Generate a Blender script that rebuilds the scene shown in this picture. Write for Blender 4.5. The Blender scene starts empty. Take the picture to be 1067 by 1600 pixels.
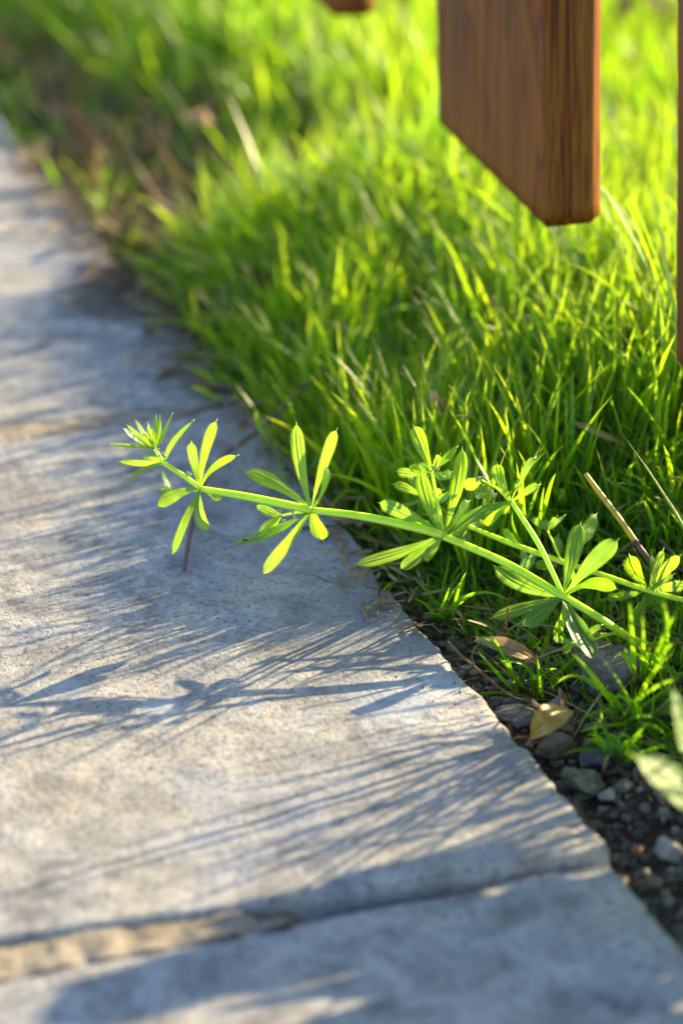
import bpy, bmesh, math, random
import numpy as np
from mathutils import Vector, Matrix, noise

random.seed(11)
RNG = np.random.default_rng(23)
R = math.radians
scene = bpy.context.scene

# ------------------------------------------------------------------ camera
PITCH, CAM_H, FPX = R(24.0), 0.32, 3846.0
SP, CP = math.sin(PITCH), math.cos(PITCH)
FOCUS = 0.704
cd = bpy.data.cameras.new('camera')
cam = bpy.data.objects.new('camera', cd)
scene.collection.objects.link(cam)
scene.camera = cam
cam.location = (0, 0, CAM_H)
cam.rotation_euler = (math.pi / 2 - PITCH, 0, 0)
cd.sensor_fit = 'VERTICAL'
cd.sensor_height = 22.3
cd.lens = 22.3 / 2 / (800 / FPX)
cd.clip_start, cd.clip_end = 0.02, 500
cd.dof.use_dof = True
cd.dof.focus_distance = FOCUS
cd.dof.aperture_fstop = cd.lens / 11.8
cd.dof.aperture_blades = 0

# ------------------------------------------------------------------ light
SUN_EL, SUN_AZ = R(19.0), R(33)          # azimuth measured from +x towards +y
SUN = Vector((math.cos(SUN_AZ) * math.cos(SUN_EL), math.sin(SUN_AZ) * math.cos(SUN_EL), math.sin(SUN_EL)))
world = bpy.data.worlds.new('World')
scene.world = world
world.use_nodes = True
wn = world.node_tree
sky = wn.nodes.new('ShaderNodeTexSky')
sky.sky_type = 'NISHITA'
sky.sun_disc = False
sky.sun_elevation = SUN_EL
sky.sun_rotation = math.pi / 2 - SUN_AZ
sky.air_density, sky.dust_density, sky.ozone_density = 1.0, 0.5, 2.0
bg = wn.nodes['Background']
bg.inputs['Strength'].default_value = 0.125
wn.links.new(sky.outputs[0], bg.inputs['Color'])
sd = bpy.data.lights.new('sun', 'SUN')
sd.energy = 5.0
sd.angle = R(0.5)
sd.color = (1.0, 0.79, 0.46)
so = bpy.data.objects.new('sun', sd)
scene.collection.objects.link(so)
so.rotation_euler = SUN.to_track_quat('Z', 'Y').to_euler()
scene.view_settings.view_transform = 'Standard'
scene.view_settings.look = 'None'
scene.view_settings.gamma = 1.0
scene.view_settings.use_curve_mapping = False
scene.view_settings.exposure = 1.75
scene.cycles.max_bounces = 10
scene.cycles.transmission_bounces = 8
scene.cycles.diffuse_bounces = 6

# ------------------------------------------------------------------ places
def W(px, py, depth=FOCUS):
    """point of the place at a given distance along the lens axis"""
    u, v = (px - 533.5) / FPX, (800 - py) / FPX
    return Vector((u * depth, depth * (CP + v * SP), CAM_H + depth * (v * CP - SP)))

def G(px, py, z=0.0):
    v = (800 - py) / FPX
    return W(px, py, (CAM_H - z) / (SP - v * CP))

EDGE_P, EDGE_T = Vector((0.0102, 0.68, 0)), Vector((0.322, -0.947, 0)).normalized()
EDGE_N = Vector((0.947, 0.322, 0)).normalized()       # points from the paving to the grass
SOIL_Z = -0.012

def edge_d(x, y):
    return (x - EDGE_P.x) * EDGE_N.x + (y - EDGE_P.y) * EDGE_N.y

# ------------------------------------------------------------------ object helpers
def link(name, me, parent=None, mat=None):
    o = bpy.data.objects.new(name, me)
    scene.collection.objects.link(o)
    if parent is not None:
        o.parent = parent
    if mat is not None and me is not None:
        me.materials.append(mat)
    return o

def tag(o, label=None, cat=None, group=None, kind=None):
    for k, v in (('label', label), ('category', cat), ('group', group), ('kind', kind)):
        if v:
            o[k] = v
    return o

def empty(name, loc, label=None, cat=None, group=None, kind=None):
    o = bpy.data.objects.new(name, None)
    scene.collection.objects.link(o)
    o.location = loc
    o.empty_display_size = 0.01
    return tag(o, label, cat, group, kind)

def mesh(name, verts, faces, smooth=True, attrs=None):
    me = bpy.data.meshes.new(name)
    me.from_pydata([tuple(v) for v in verts], [], faces)
    if smooth:
        me.polygons.foreach_set('use_smooth', [True] * len(me.polygons))
    for k, vals in (attrs or {}).items():
        a = me.attributes.new(k, 'FLOAT', 'POINT')
        a.data.foreach_set('value', np.asarray(vals, dtype=np.float32))
    me.update()
    return me

def np_mesh(name, V, F, smooth=True, attrs=None):
    """V (n,3) float, F (m,3 or 4) int"""
    me = bpy.data.meshes.new(name)
    k = F.shape[1]
    me.vertices.add(len(V)); me.vertices.foreach_set('co', V.astype(np.float32).ravel())
    me.loops.add(F.size); me.loops.foreach_set('vertex_index', F.astype(np.int32).ravel())
    me.polygons.add(len(F))
    me.polygons.foreach_set('loop_start', np.arange(0, F.size, k, dtype=np.int32))
    me.polygons.foreach_set('loop_total', np.full(len(F), k, dtype=np.int32))
    me.polygons.foreach_set('use_smooth', np.full(len(F), smooth))
    for kk, vals in (attrs or {}).items():
        a = me.attributes.new(kk, 'FLOAT', 'POINT')
        a.data.foreach_set('value', vals.astype(np.float32).ravel())
    me.update(calc_edges=True)
    return me

# ------------------------------------------------------------------ materials
def new_mat(name):
    m = bpy.data.materials.new(name)
    m.use_nodes = True
    nt = m.node_tree
    nt.nodes.clear()
    out = nt.nodes.new('ShaderNodeOutputMaterial')
    return m, nt, out

def N(nt, t, **kw):
    n = nt.nodes.new(t)
    for k, v in kw.items():
        if k in n.inputs:
            n.inputs[k].default_value = v
        else:
            setattr(n, k, v)
    return n

def ramp(nt, fac, stops):
    r = nt.nodes.new('ShaderNodeValToRGB')
    cr = r.color_ramp
    while len(cr.elements) < len(stops):
        cr.elements.new(0.5)
    for e, (p, c) in zip(cr.elements, stops):
        e.position = p
        e.color = (c, c, c, 1) if isinstance(c, (int, float)) else (*c, 1)
    nt.links.new(fac, r.inputs[0])
    return r.outputs[0]

def mix(nt, fac, a, b, blend='MIX'):
    n = nt.nodes.new('ShaderNodeMix')
    n.data_type = 'RGBA'
    n.blend_type = blend
    for s, v in ((n.inputs[0], fac), (n.inputs[6], a), (n.inputs[7], b)):
        if isinstance(v, (int, float)):
            s.default_value = v
        elif isinstance(v, tuple):
            s.default_value = (*v, 1)
        else:
            nt.links.new(v, s)
    return n.outputs[2]

def math_n(nt, op, a, b=0.0, clamp=False):
    n = nt.nodes.new('ShaderNodeMath')
    n.operation = op
    n.use_clamp = clamp
    for s, v in ((n.inputs[0], a), (n.inputs[1], b)):
        if isinstance(v, (int, float)):
            s.default_value = v
        else:
            nt.links.new(v, s)
    return n.outputs[0]

def noise_n(nt, vec, scale, detail=4, rough=0.55, dist=0.0, w=None):
    n = N(nt, 'ShaderNodeTexNoise')
    n.inputs['Scale'].default_value = scale
    n.inputs['Detail'].default_value = detail
    n.inputs['Roughness'].default_value = rough
    n.inputs['Distortion'].default_value = dist
    nt.links.new(vec, n.inputs['Vector'])
    return n.outputs[0]

def bump(nt, h, dist, strength=1.0, normal=None):
    b = nt.nodes.new('ShaderNodeBump')
    b.inputs['Strength'].default_value = strength
    b.inputs['Distance'].default_value = dist
    nt.links.new(h, b.inputs['Height'])
    if normal is not None:
        nt.links.new(normal, b.inputs['Normal'])
    return b.outputs[0]

def leaf_material(name, low, high, t_low, t_high, gloss=0.35, rough=0.35, rib=0.0, trans=0.55,
                  tip=None, fleck=0.0, spec_col=(1, 1, 1), gmax=0.12, base=None):
    """thin leaf: reflected and transmitted colour vary from leaf to leaf (attribute 'tint')"""
    m, nt, out = new_mat(name)
    L = nt.links
    at = N(nt, 'ShaderNodeAttribute', attribute_name='tint')
    al = N(nt, 'ShaderNodeAttribute', attribute_name='along')
    ac = N(nt, 'ShaderNodeAttribute', attribute_name='across')
    tc = N(nt, 'ShaderNodeTexCoord')
    nz = noise_n(nt, tc.outputs['Object'], 260, 3)
    f = math_n(nt, 'ADD', at.outputs['Fac'], math_n(nt, 'MULTIPLY', math_n(nt, 'SUBTRACT', nz, 0.5), 0.5), True)
    col = mix(nt, f, low, high)
    tcol = mix(nt, f, t_low, t_high)
    if tip:
        tf = math_n(nt, 'MULTIPLY', math_n(nt, 'POWER', al.outputs['Fac'], 6.0), 0.8)
        col = mix(nt, tf, col, tip); tcol = mix(nt, tf, tcol, tip)
    if base:
        bf = ramp(nt, al.outputs['Fac'], [(0.0, 0.9), (0.32, 0.0)])
        col = mix(nt, bf, col, base); tcol = mix(nt, bf, tcol, base)
    if rib:
        rf = math_n(nt, 'MULTIPLY', math_n(nt, 'LESS_THAN', math_n(nt, 'ABSOLUTE', ac.outputs['Fac']), 0.12), rib)
        col = mix(nt, rf, col, (0.42, 0.52, 0.2)); tcol = mix(nt, math_n(nt, 'MULTIPLY', rf, 0.5), tcol, (0.5, 0.66, 0.1))
    if fleck:
        n2 = noise_n(nt, tc.outputs['Object'], 900, 2)
        ff = ramp(nt, n2, [(0.62, 0.0), (0.72, fleck)])
        col = mix(nt, ff, col, (0.16, 0.10, 0.03)); tcol = mix(nt, ff, tcol, (0.2, 0.12, 0.02))
    nrm = bump(nt, noise_n(nt, tc.outputs['Object'], 1500, 3), 0.00012, 0.6)
    d = N(nt, 'ShaderNodeBsdfDiffuse'); L.new(col, d.inputs['Color']); L.new(nrm, d.inputs['Normal'])
    t = N(nt, 'ShaderNodeBsdfTranslucent'); L.new(tcol, t.inputs['Color'])
    g = N(nt, 'ShaderNodeBsdfGlossy'); g.inputs['Roughness'].default_value = rough
    g.inputs['Color'].default_value = (*spec_col, 1); L.new(nrm, g.inputs['Normal'])
    mx = N(nt, 'ShaderNodeMixShader'); mx.inputs[0].default_value = trans
    L.new(d.outputs[0], mx.inputs[1]); L.new(t.outputs[0], mx.inputs[2])
    fr = N(nt, 'ShaderNodeFresnel'); fr.inputs['IOR'].default_value = 1.42
    gf = math_n(nt, 'MINIMUM', math_n(nt, 'MULTIPLY', fr.outputs[0], gloss, True), gmax)
    m2 = N(nt, 'ShaderNodeMixShader'); L.new(gf, m2.inputs[0])
    L.new(mx.outputs[0], m2.inputs[1]); L.new(g.outputs[0], m2.inputs[2])
    L.new(m2.outputs[0], out.inputs['Surface'])
    return m

M = {}
M['grass'] = leaf_material('grass blade', (0.04, 0.15, 0.008), (0.10, 0.21, 0.012),
                           (0.24, 0.60, 0.008), (0.66, 0.88, 0.010), gloss=0.5, rough=0.42, trans=0.66,
                           tip=(0.26, 0.26, 0.04), gmax=0.05, base=(0.10, 0.085, 0.035))
M['dry'] = leaf_material('dry blade', (0.10, 0.055, 0.028), (0.40, 0.29, 0.17),
                         (0.13, 0.06, 0.02), (0.45, 0.30, 0.13), gloss=0.3, rough=0.55, trans=0.3, gmax=0.03)
M['cleavers'] = leaf_material('cleavers leaf', (0.07, 0.20, 0.014), (0.14, 0.28, 0.022),
                              (0.28, 0.62, 0.014), (0.50, 0.80, 0.018), gloss=1.1, rough=0.42, rib=0.55, trans=0.55, gmax=0.14)
def stem_material():
    m, nt, out = new_mat('cleavers stem')
    tc = N(nt, 'ShaderNodeTexCoord'); ac = N(nt, 'ShaderNodeAttribute', attribute_name='across')
    c = mix(nt, noise_n(nt, tc.outputs['Object'], 180, 3), (0.40, 0.66, 0.015), (0.66, 0.82, 0.04))
    c = mix(nt, math_n(nt, 'MULTIPLY', math_n(nt, 'GREATER_THAN', math_n(nt, 'ABSOLUTE', ac.outputs['Fac']), 0.9), 0.3), c, (0.75, 0.88, 0.35))  # paler lines along both sides: ridges, plus glow put into the colour
    p = N(nt, 'ShaderNodeBsdfPrincipled'); nt.links.new(c, p.inputs['Base Color'])
    p.inputs['Subsurface Weight'].default_value = 0.85
    p.inputs['Subsurface Radius'].default_value = (1.0, 1.2, 0.3)
    p.inputs['Subsurface Scale'].default_value = 0.002
    p.inputs['Roughness'].default_value = 0.45; p.inputs['Specular IOR Level'].default_value = 0.35
    nt.links.new(p.outputs[0], out.inputs['Surface'])
    return m
M['stem'] = stem_material()
M['weed'] = leaf_material('broad leaf', (0.15, 0.25, 0.06), (0.19, 0.31, 0.08),
                          (0.25, 0.46, 0.05), (0.34, 0.56, 0.06), gloss=0.8, rough=0.5, rib=0.35, trans=0.4, gmax=0.04)
M['yellow_leaf'] = leaf_material('yellowed leaf', (0.22, 0.10, 0.02), (0.42, 0.27, 0.03),
                                 (0.25, 0.13, 0.02), (0.42, 0.30, 0.04), gloss=1.0, rough=0.4, trans=0.3, fleck=0.9)
M['brown_leaf'] = leaf_material('brown leaf', (0.11, 0.07, 0.055), (0.24, 0.165, 0.13),
                                (0.16, 0.08, 0.04), (0.25, 0.14, 0.08), gloss=0.7, rough=0.5, trans=0.25, fleck=0.5)
M['bamboo_leaf'] = leaf_material('straw leaf', (0.26, 0.16, 0.08), (0.42, 0.28, 0.15),
                                 (0.3, 0.17, 0.06), (0.4, 0.25, 0.1), gloss=0.5, rough=0.5, trans=0.3, fleck=0.3, gmax=0.04)
M['culm'] = leaf_material('withered culm', (0.28, 0.22, 0.05), (0.50, 0.44, 0.08),
                          (0.38, 0.30, 0.03), (0.62, 0.52, 0.06), gloss=1.0, rough=0.35, trans=0.4, fleck=0.3, gmax=0.04)
M['runner'] = leaf_material('runner', (0.09, 0.045, 0.04), (0.19, 0.11, 0.10),
                            (0.10, 0.05, 0.04), (0.2, 0.1, 0.08), gloss=0.5, rough=0.5, trans=0.1, gmax=0.05)
M['flower'] = leaf_material('flower bud', (0.40, 0.46, 0.22), (0.6, 0.62, 0.4),
                            (0.4, 0.5, 0.2), (0.6, 0.66, 0.35), gloss=0.5, rough=0.5, trans=0.4)

def stone_material(name, dark, mid, light, warm, scale=1.0, patch=None, bump_d=0.0007, blue=None):
    m, nt, out = new_mat(name)
    L = nt.links
    tc = N(nt, 'ShaderNodeTexCoord')
    oi = N(nt, 'ShaderNodeObjectInfo')
    vm = N(nt, 'ShaderNodeVectorMath', operation='MULTIPLY_ADD')
    L.new(oi.outputs['Random'], vm.inputs[0]); vm.inputs[1].default_value = (3.1, 5.7, 2.3)
    L.new(tc.outputs['Object'], vm.inputs[2])
    v = vm.outputs[0]
    big = noise_n(nt, v, 14 * scale, 5, 0.6, 0.6)
    med = noise_n(nt, v, 70 * scale, 6, 0.68, 0.4)
    fine = noise_n(nt, v, 520 * scale, 5, 0.7)
    grit = noise_n(nt, v, 1900 * scale, 3, 0.7)
    c = ramp(nt, med, [(0.30, dark), (0.47, mid), (0.62, light)])
    c = mix(nt, ramp(nt, big, [(0.42, 0.0), (0.66, 0.75)]), c, warm)
    if blue:
        c = mix(nt, ramp(nt, noise_n(nt, v, 22 * scale, 5, 0.6, 1.0), [(0.5, 0.0), (0.68, 0.6)]), c, blue)
    c = mix(nt, ramp(nt, fine, [(0.34, 0.75), (0.5, 0.0)]), c, dark)
    c = mix(nt, ramp(nt, grit, [(0.60, 0.0), (0.74, 0.55)]), c, light)
    pit = ramp(nt, noise_n(nt, v, 950 * scale, 2, 0.5), [(0.27, 1.0), (0.34, 0.0)])
    c = mix(nt, math_n(nt, 'MULTIPLY', pit, 0.8), c, (0.05, 0.045, 0.04))
    h = math_n(nt, 'ADD', math_n(nt, 'MULTIPLY', med, 1.6), math_n(nt, 'MULTIPLY', fine, 0.9))
    h = math_n(nt, 'ADD', h, math_n(nt, 'MULTIPLY', grit, 0.35))
    h = math_n(nt, 'SUBTRACT', h, math_n(nt, 'MULTIPLY', pit, 0.5))
    if patch:
        for (pc, rad, pcol, amt, sc) in patch:
            dv = N(nt, 'ShaderNodeVectorMath', operation='SUBTRACT')
            geo = N(nt, 'ShaderNodeNewGeometry')
            L.new(geo.outputs['Position'], dv.inputs[0]); dv.inputs[1].default_value = pc
            sv = N(nt, 'ShaderNodeVectorMath', operation='MULTIPLY')
            L.new(dv.outputs[0], sv.inputs[0]); sv.inputs[1].default_value = sc
            ln = N(nt, 'ShaderNodeVectorMath', operation='LENGTH'); L.new(sv.outputs[0], ln.inputs[0])
            dd = math_n(nt, 'DIVIDE', ln.outputs['Value'], rad)
            n3 = noise_n(nt, v, 90, 6, 0.7, 1.2)
            e = math_n(nt, 'ADD', dd, math_n(nt, 'MULTIPLY', math_n(nt, 'SUBTRACT', n3, 0.5), 2.6))
            f = ramp(nt, e, [(0.55, amt), (1.0, 0.0)])
            c = mix(nt, f, c, pcol)
            h = math_n(nt, 'ADD', h, math_n(nt, 'MULTIPLY', f, 0.5))
    b = N(nt, 'ShaderNodeBsdfPrincipled')
    L.new(c, b.inputs['Base Color'])
    b.inputs['Roughness'].default_value = 0.72
    b.inputs['Specular IOR Level'].default_value = 0.35
    L.new(bump(nt, h, bump_d, 0.9), b.inputs['Normal'])
    L.new(b.outputs[0], out.inputs['Surface'])
    return m

p_white, p_crust, p_moss = G(650, 1088), G(735, 1122), G(170, 452)
M['slab'] = stone_material('bluestone slab', (0.10, 0.10, 0.104), (0.315, 0.312, 0.31), (0.50, 0.488, 0.47), (0.42, 0.39, 0.345),
    blue=(0.30, 0.34, 0.43),
    patch=[(tuple(p_white), 0.020, (0.50, 0.54, 0.60), 0.55, (1, .9, 1)), (tuple(p_crust), 0.013, (0.52, 0.48, 0.44), 0.9, (1, .8, 1)),
           (tuple(p_moss), 0.026, (0.13, 0.095, 0.06), 0.9, (1.2, .55, 1)), (tuple(G(330, 560)), 0.028, (0.14, 0.12, 0.09), 0.8, (1.3, .6, 1)), (tuple(G(560, 985)), 0.030, (0.17, 0.17, 0.17), 0.55, (1, .8, 1)), (tuple(G(110, 1230)), 0.016, (0.30, 0.25, 0.20), 0.2, (1, .8, 1)), (tuple(G(800, 1230)), 0.02, (0.2, 0.19, 0.2), 0.4, (1.2, .6, 1)), (tuple(G(20, 790)), 0.016, (0.17, 0.15, 0.13), 0.35, (1, .5, 1)), (tuple(G(250, 1105)), 0.006, (0.6, 0.64, 0.7), 0.5, (1, 1, 1)),
           (tuple(G(100, 1080)), 0.007, (0.6, 0.66, 0.72), 0.3, (1, 1, 1))])
M['mortar'] = stone_material('sandy mortar', (0.22, 0.18, 0.13), (0.34, 0.30, 0.24), (0.47, 0.42, 0.35), (0.36, 0.31, 0.245), scale=2.0, bump_d=0.0012)
M['rock'] = stone_material('limestone chunk', (0.10, 0.08, 0.055), (0.22, 0.185, 0.14), (0.38, 0.35, 0.31), (0.24, 0.16, 0.08), scale=3.5, bump_d=0.0011)
M['rock_blue'] = stone_material('slate chip', (0.05, 0.055, 0.058), (0.10, 0.11, 0.12), (0.2, 0.21, 0.22), (0.13, 0.13, 0.12), scale=3.5, bump_d=0.0005)
M['rock_tan'] = stone_material('tan stone', (0.16, 0.12, 0.09), (0.27, 0.22, 0.16), (0.38, 0.32, 0.26), (0.26, 0.20, 0.12), scale=4, bump_d=0.0005)
M['rock_pale'] = stone_material('pale stone', (0.24, 0.21, 0.19), (0.40, 0.36, 0.33), (0.55, 0.51, 0.48), (0.40, 0.33, 0.27), scale=4, bump_d=0.0005)
M['rock_orange'] = stone_material('orange pebble', (0.30, 0.12, 0.05), (0.50, 0.22, 0.08), (0.6, 0.34, 0.16), (0.5, 0.2, 0.08), scale=5, bump_d=0.0003)
M['rock_green'] = stone_material('greenish stone', (0.08, 0.08, 0.05), (0.17, 0.17, 0.11), (0.28, 0.28, 0.2), (0.2, 0.17, 0.08), scale=4, bump_d=0.0005)

def soil_material():
    m, nt, out = new_mat('soil')
    L = nt.links
    tc = N(nt, 'ShaderNodeTexCoord'); v = tc.outputs['Object']
    a = noise_n(nt, v, 60, 6, 0.7); b_ = noise_n(nt, v, 700, 5, 0.75); vo = N(nt, 'ShaderNodeTexVoronoi')
    vo.inputs['Scale'].default_value = 330; L.new(v, vo.inputs['Vector'])
    c = ramp(nt, a, [(0.35, (0.035, 0.024, 0.017)), (0.65, (0.085, 0.062, 0.043))])
    c = mix(nt, ramp(nt, vo.outputs['Color'], [(0.6, 0.0), (0.8, 0.7)]), c, (0.14, 0.12, 0.10))
    c = mix(nt, ramp(nt, b_, [(0.55, 0.0), (0.7, 0.7)]), c, (0.18, 0.13, 0.09))
    far = N(nt, 'ShaderNodeVectorMath', operation='LENGTH'); L.new(v, far.inputs[0])
    ff = ramp(nt, math_n(nt, 'DIVIDE', far.outputs['Value'], 8.0, True), [(0.3, 0.0), (0.7, 1.0)])
    c = mix(nt, ff, c, (0.06, 0.11, 0.02))
    h = math_n(nt, 'SUBTRACT', b_, math_n(nt, 'MULTIPLY', vo.outputs['Distance'], 0.8))
    p = N(nt, 'ShaderNodeBsdfPrincipled'); L.new(c, p.inputs['Base Color']); p.inputs['Roughness'].default_value = 0.9
    p.inputs['Specular IOR Level'].default_value = 0.2
    L.new(bump(nt, h, 0.0015), p.inputs['Normal']); L.new(p.outputs[0], out.inputs['Surface'])
    return m
M['soil'] = soil_material()

def gravel_material():
    m, nt, out = new_mat('gravel')
    L = nt.links
    at = N(nt, 'ShaderNodeAttribute', attribute_name='tint'); tc = N(nt, 'ShaderNodeTexCoord')
    c = ramp(nt, at.outputs['Fac'], [(0.0, (0.07, 0.06, 0.05)), (0.3, (0.17, 0.14, 0.105)), (0.55, (0.12, 0.115, 0.105)),
                                     (0.75, (0.24, 0.19, 0.13)), (0.95, (0.36, 0.34, 0.31)), (1.0, (0.4, 0.2, 0.08))])
    n1 = noise_n(nt, tc.outputs['Object'], 1300, 4, 0.7)
    c = mix(nt, ramp(nt, n1, [(0.35, 0.7), (0.55, 0.0)]), c, (0.05, 0.042, 0.035))
    p = N(nt, 'ShaderNodeBsdfPrincipled'); L.new(c, p.inputs['Base Color']); p.inputs['Roughness'].default_value = 0.7
    L.new(bump(nt, n1, 0.0006), p.inputs['Normal']); L.new(p.outputs[0], out.inputs['Surface'])
    return m
M['gravel'] = gravel_material()

def wood_material():
    m, nt, out = new_mat('stained timber')
    L = nt.links
    tc = N(nt, 'ShaderNodeTexCoord'); oi = N(nt, 'ShaderNodeObjectInfo')
    vm = N(nt, 'ShaderNodeVectorMath', operation='MULTIPLY_ADD')
    L.new(oi.outputs['Random'], vm.inputs[0]); vm.inputs[1].default_value = (0.05, 0.03, 0.0)
    L.new(tc.outputs['Object'], vm.inputs[2])
    def stretch(s):
        k = N(nt, 'ShaderNodeVectorMath', operation='MULTIPLY'); L.new(vm.outputs[0], k.inputs[0]); k.inputs[1].default_value = s
        return k.outputs[0]
    warp = noise_n(nt, stretch((26, 26, 7)), 1.0, 3)
    # growth rings round an axis well outside the board
    sep = N(nt, 'ShaderNodeSeparateXYZ'); L.new(stretch((1, 1, 1)), sep.inputs[0])
    rx = math_n(nt, 'MULTIPLY', sep.outputs[0], 75.0); ry = math_n(nt, 'MULTIPLY', sep.outputs[1], 620.0)
    rz = math_n(nt, 'MULTIPLY', math_n(nt, 'SUBTRACT', sep.outputs[2], 0.12), 16.0)
    s = math_n(nt, 'ADD', math_n(nt, 'ADD', rx, ry), math_n(nt, 'ADD', math_n(nt, 'MULTIPLY', math_n(nt, 'MULTIPLY', rz, rz), 0.55), math_n(nt, 'MULTIPLY', warp, 16.0)))
    ring = math_n(nt, 'FRACT', math_n(nt, 'MULTIPLY', s, 0.42))
    fib = noise_n(nt, stretch((1100, 1100, 28)), 1.0, 4, 0.7)
    blot = noise_n(nt, stretch((45, 45, 12)), 1.0, 4, 0.6)
    c = ramp(nt, ring, [(0.0, (0.25, 0.058, 0.006)), (0.45, (0.29, 0.088, 0.010)), (0.75, (0.10, 0.020, 0.003)), (0.95, (0.25, 0.055, 0.006))])
    c = mix(nt, ramp(nt, fib, [(0.38, 0.6), (0.55, 0.0)]), c, (0.15, 0.030, 0.006))
    c = mix(nt, ramp(nt, fib, [(0.55, 0.0), (0.72, 0.5)]), c, (0.42, 0.15, 0.02))
    c = mix(nt, ramp(nt, blot, [(0.52, 0.0), (0.68, 0.75)]), c, (0.12, 0.042, 0.018))
    sn = N(nt, 'ShaderNodeSeparateXYZ'); L.new(tc.outputs['Normal'], sn.inputs[0])
    endf = ramp(nt, math_n(nt, 'ABSOLUTE', sn.outputs[0]), [(0.8, 0.0), (0.9, 1.0)])
    fig = noise_n(nt, stretch((330, 330, 11)), 1.0, 3, 0.6, 1.2)
    edge_c = ramp(nt, fig, [(0.36, (0.055, 0.014, 0.004)), (0.47, (0.19, 0.045, 0.006)), (0.53, (0.22, 0.105, 0.014)), (0.62, (0.14, 0.034, 0.005))])
    c = mix(nt, math_n(nt, 'MULTIPLY', endf, 0.85), mix(nt, 0.2, c, (0.14, 0.04, 0.008)), edge_c)
    p = N(nt, 'ShaderNodeBsdfPrincipled'); L.new(c, p.inputs['Base Color']); p.inputs['Roughness'].default_value = 0.5
    p.inputs['Specular IOR Level'].default_value = 0.22
    h = math_n(nt, 'ADD', fib, math_n(nt, 'MULTIPLY', ring, 0.25))
    L.new(bump(nt, h, 0.0004, 0.9), p.inputs['Normal']); L.new(p.outputs[0], out.inputs['Surface'])
    return m
M['wood'] = wood_material()

def simple(name, col, rough=0.5):
    m, nt, out = new_mat(name)
    p = N(nt, 'ShaderNodeBsdfPrincipled'); p.inputs['Roughness'].default_value = rough
    tc = N(nt, 'ShaderNodeTexCoord')
    c = mix(nt, noise_n(nt, tc.outputs['Object'], 400, 3), tuple(k * 0.6 for k in col), col)
    nt.links.new(c, p.inputs['Base Color']); nt.links.new(p.outputs[0], out.inputs['Surface'])
    return m
M['insect'] = simple('insect shell', (0.02, 0.015, 0.012), 0.3)

# ------------------------------------------------------------------ ground
D_Y = [0.40, 0.50, 0.545, 0.585, 0.62, 0.68, 0.75, 0.85, 0.95, 1.10, 1.30, 1.6]
D_D = [0.100, 0.080, 0.055, 0.036, 0.024, 0.009, 0.003, 0.006, 0.028, 0.056, 0.050, 0.02]
def rise(x, y, d):
    # the turf lies a little higher than the bare strip
    t = min(1, max(0, (d - float(np.interp(y, D_Y, D_D)) - 0.005) / 0.10))
    f = min(1, max(0, (y - 0.55) / 0.20))
    return t * t * (3 - 2 * t) * (0.006 + 0.020 * f)

def build_ground():
    near = np.arange(-0.6, 0.9, 0.006)
    far = np.array([1.2, 2, 4, 8, 16, 40, 100, 200])
    xs = np.concatenate([-far[::-1] - 0.2, near, far])
    neary = np.arange(0.1, 1.9, 0.006)
    ys = np.concatenate([-far[::-1] + 0.1, neary, far + 1.2])
    X, Y = np.meshgrid(xs, ys)
    Z = np.full(X.shape, SOIL_Z)
    for j in range(X.shape[0]):
        if not (0.05 < ys[j] < 2.0):
            continue
        for i in range(X.shape[1]):
            x, y = X[j, i], Y[j, i]
            if abs(x) < 1.0:
                d = edge_d(x, y)
                n = noise.noise(Vector((x * 40, y * 40, 0))) * 0.0035 + noise.noise(Vector((x * 130, y * 130, 3))) * 0.0015
                Z[j, i] += n + rise(x, y, d) if d > -0.01 else -0.02
    V = np.stack([X, Y, Z], -1).reshape(-1, 3)
    nx = len(xs)
    idx = np.arange(len(ys) * nx).reshape(len(ys), nx)
    F = np.stack([idx[:-1, :-1], idx[:-1, 1:], idx[1:, 1:], idx[1:, :-1]], -1).reshape(-1, 4)
    o = link('ground', np_mesh('ground', V, F), mat=M['soil'])
    tag(o, kind='structure')
build_ground()

def soil_z(x, y):
    d = edge_d(x, y)
    return SOIL_Z + rise(x, y, d) + noise.noise(Vector((x * 40, y * 40, 0))) * 0.0035 + noise.noise(Vector((x * 130, y * 130, 3))) * 0.0015

# ------------------------------------------------------------------ paving
path = empty('path', (EDGE_P.x - 0.3, EDGE_P.y, 0), kind='structure')

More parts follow.
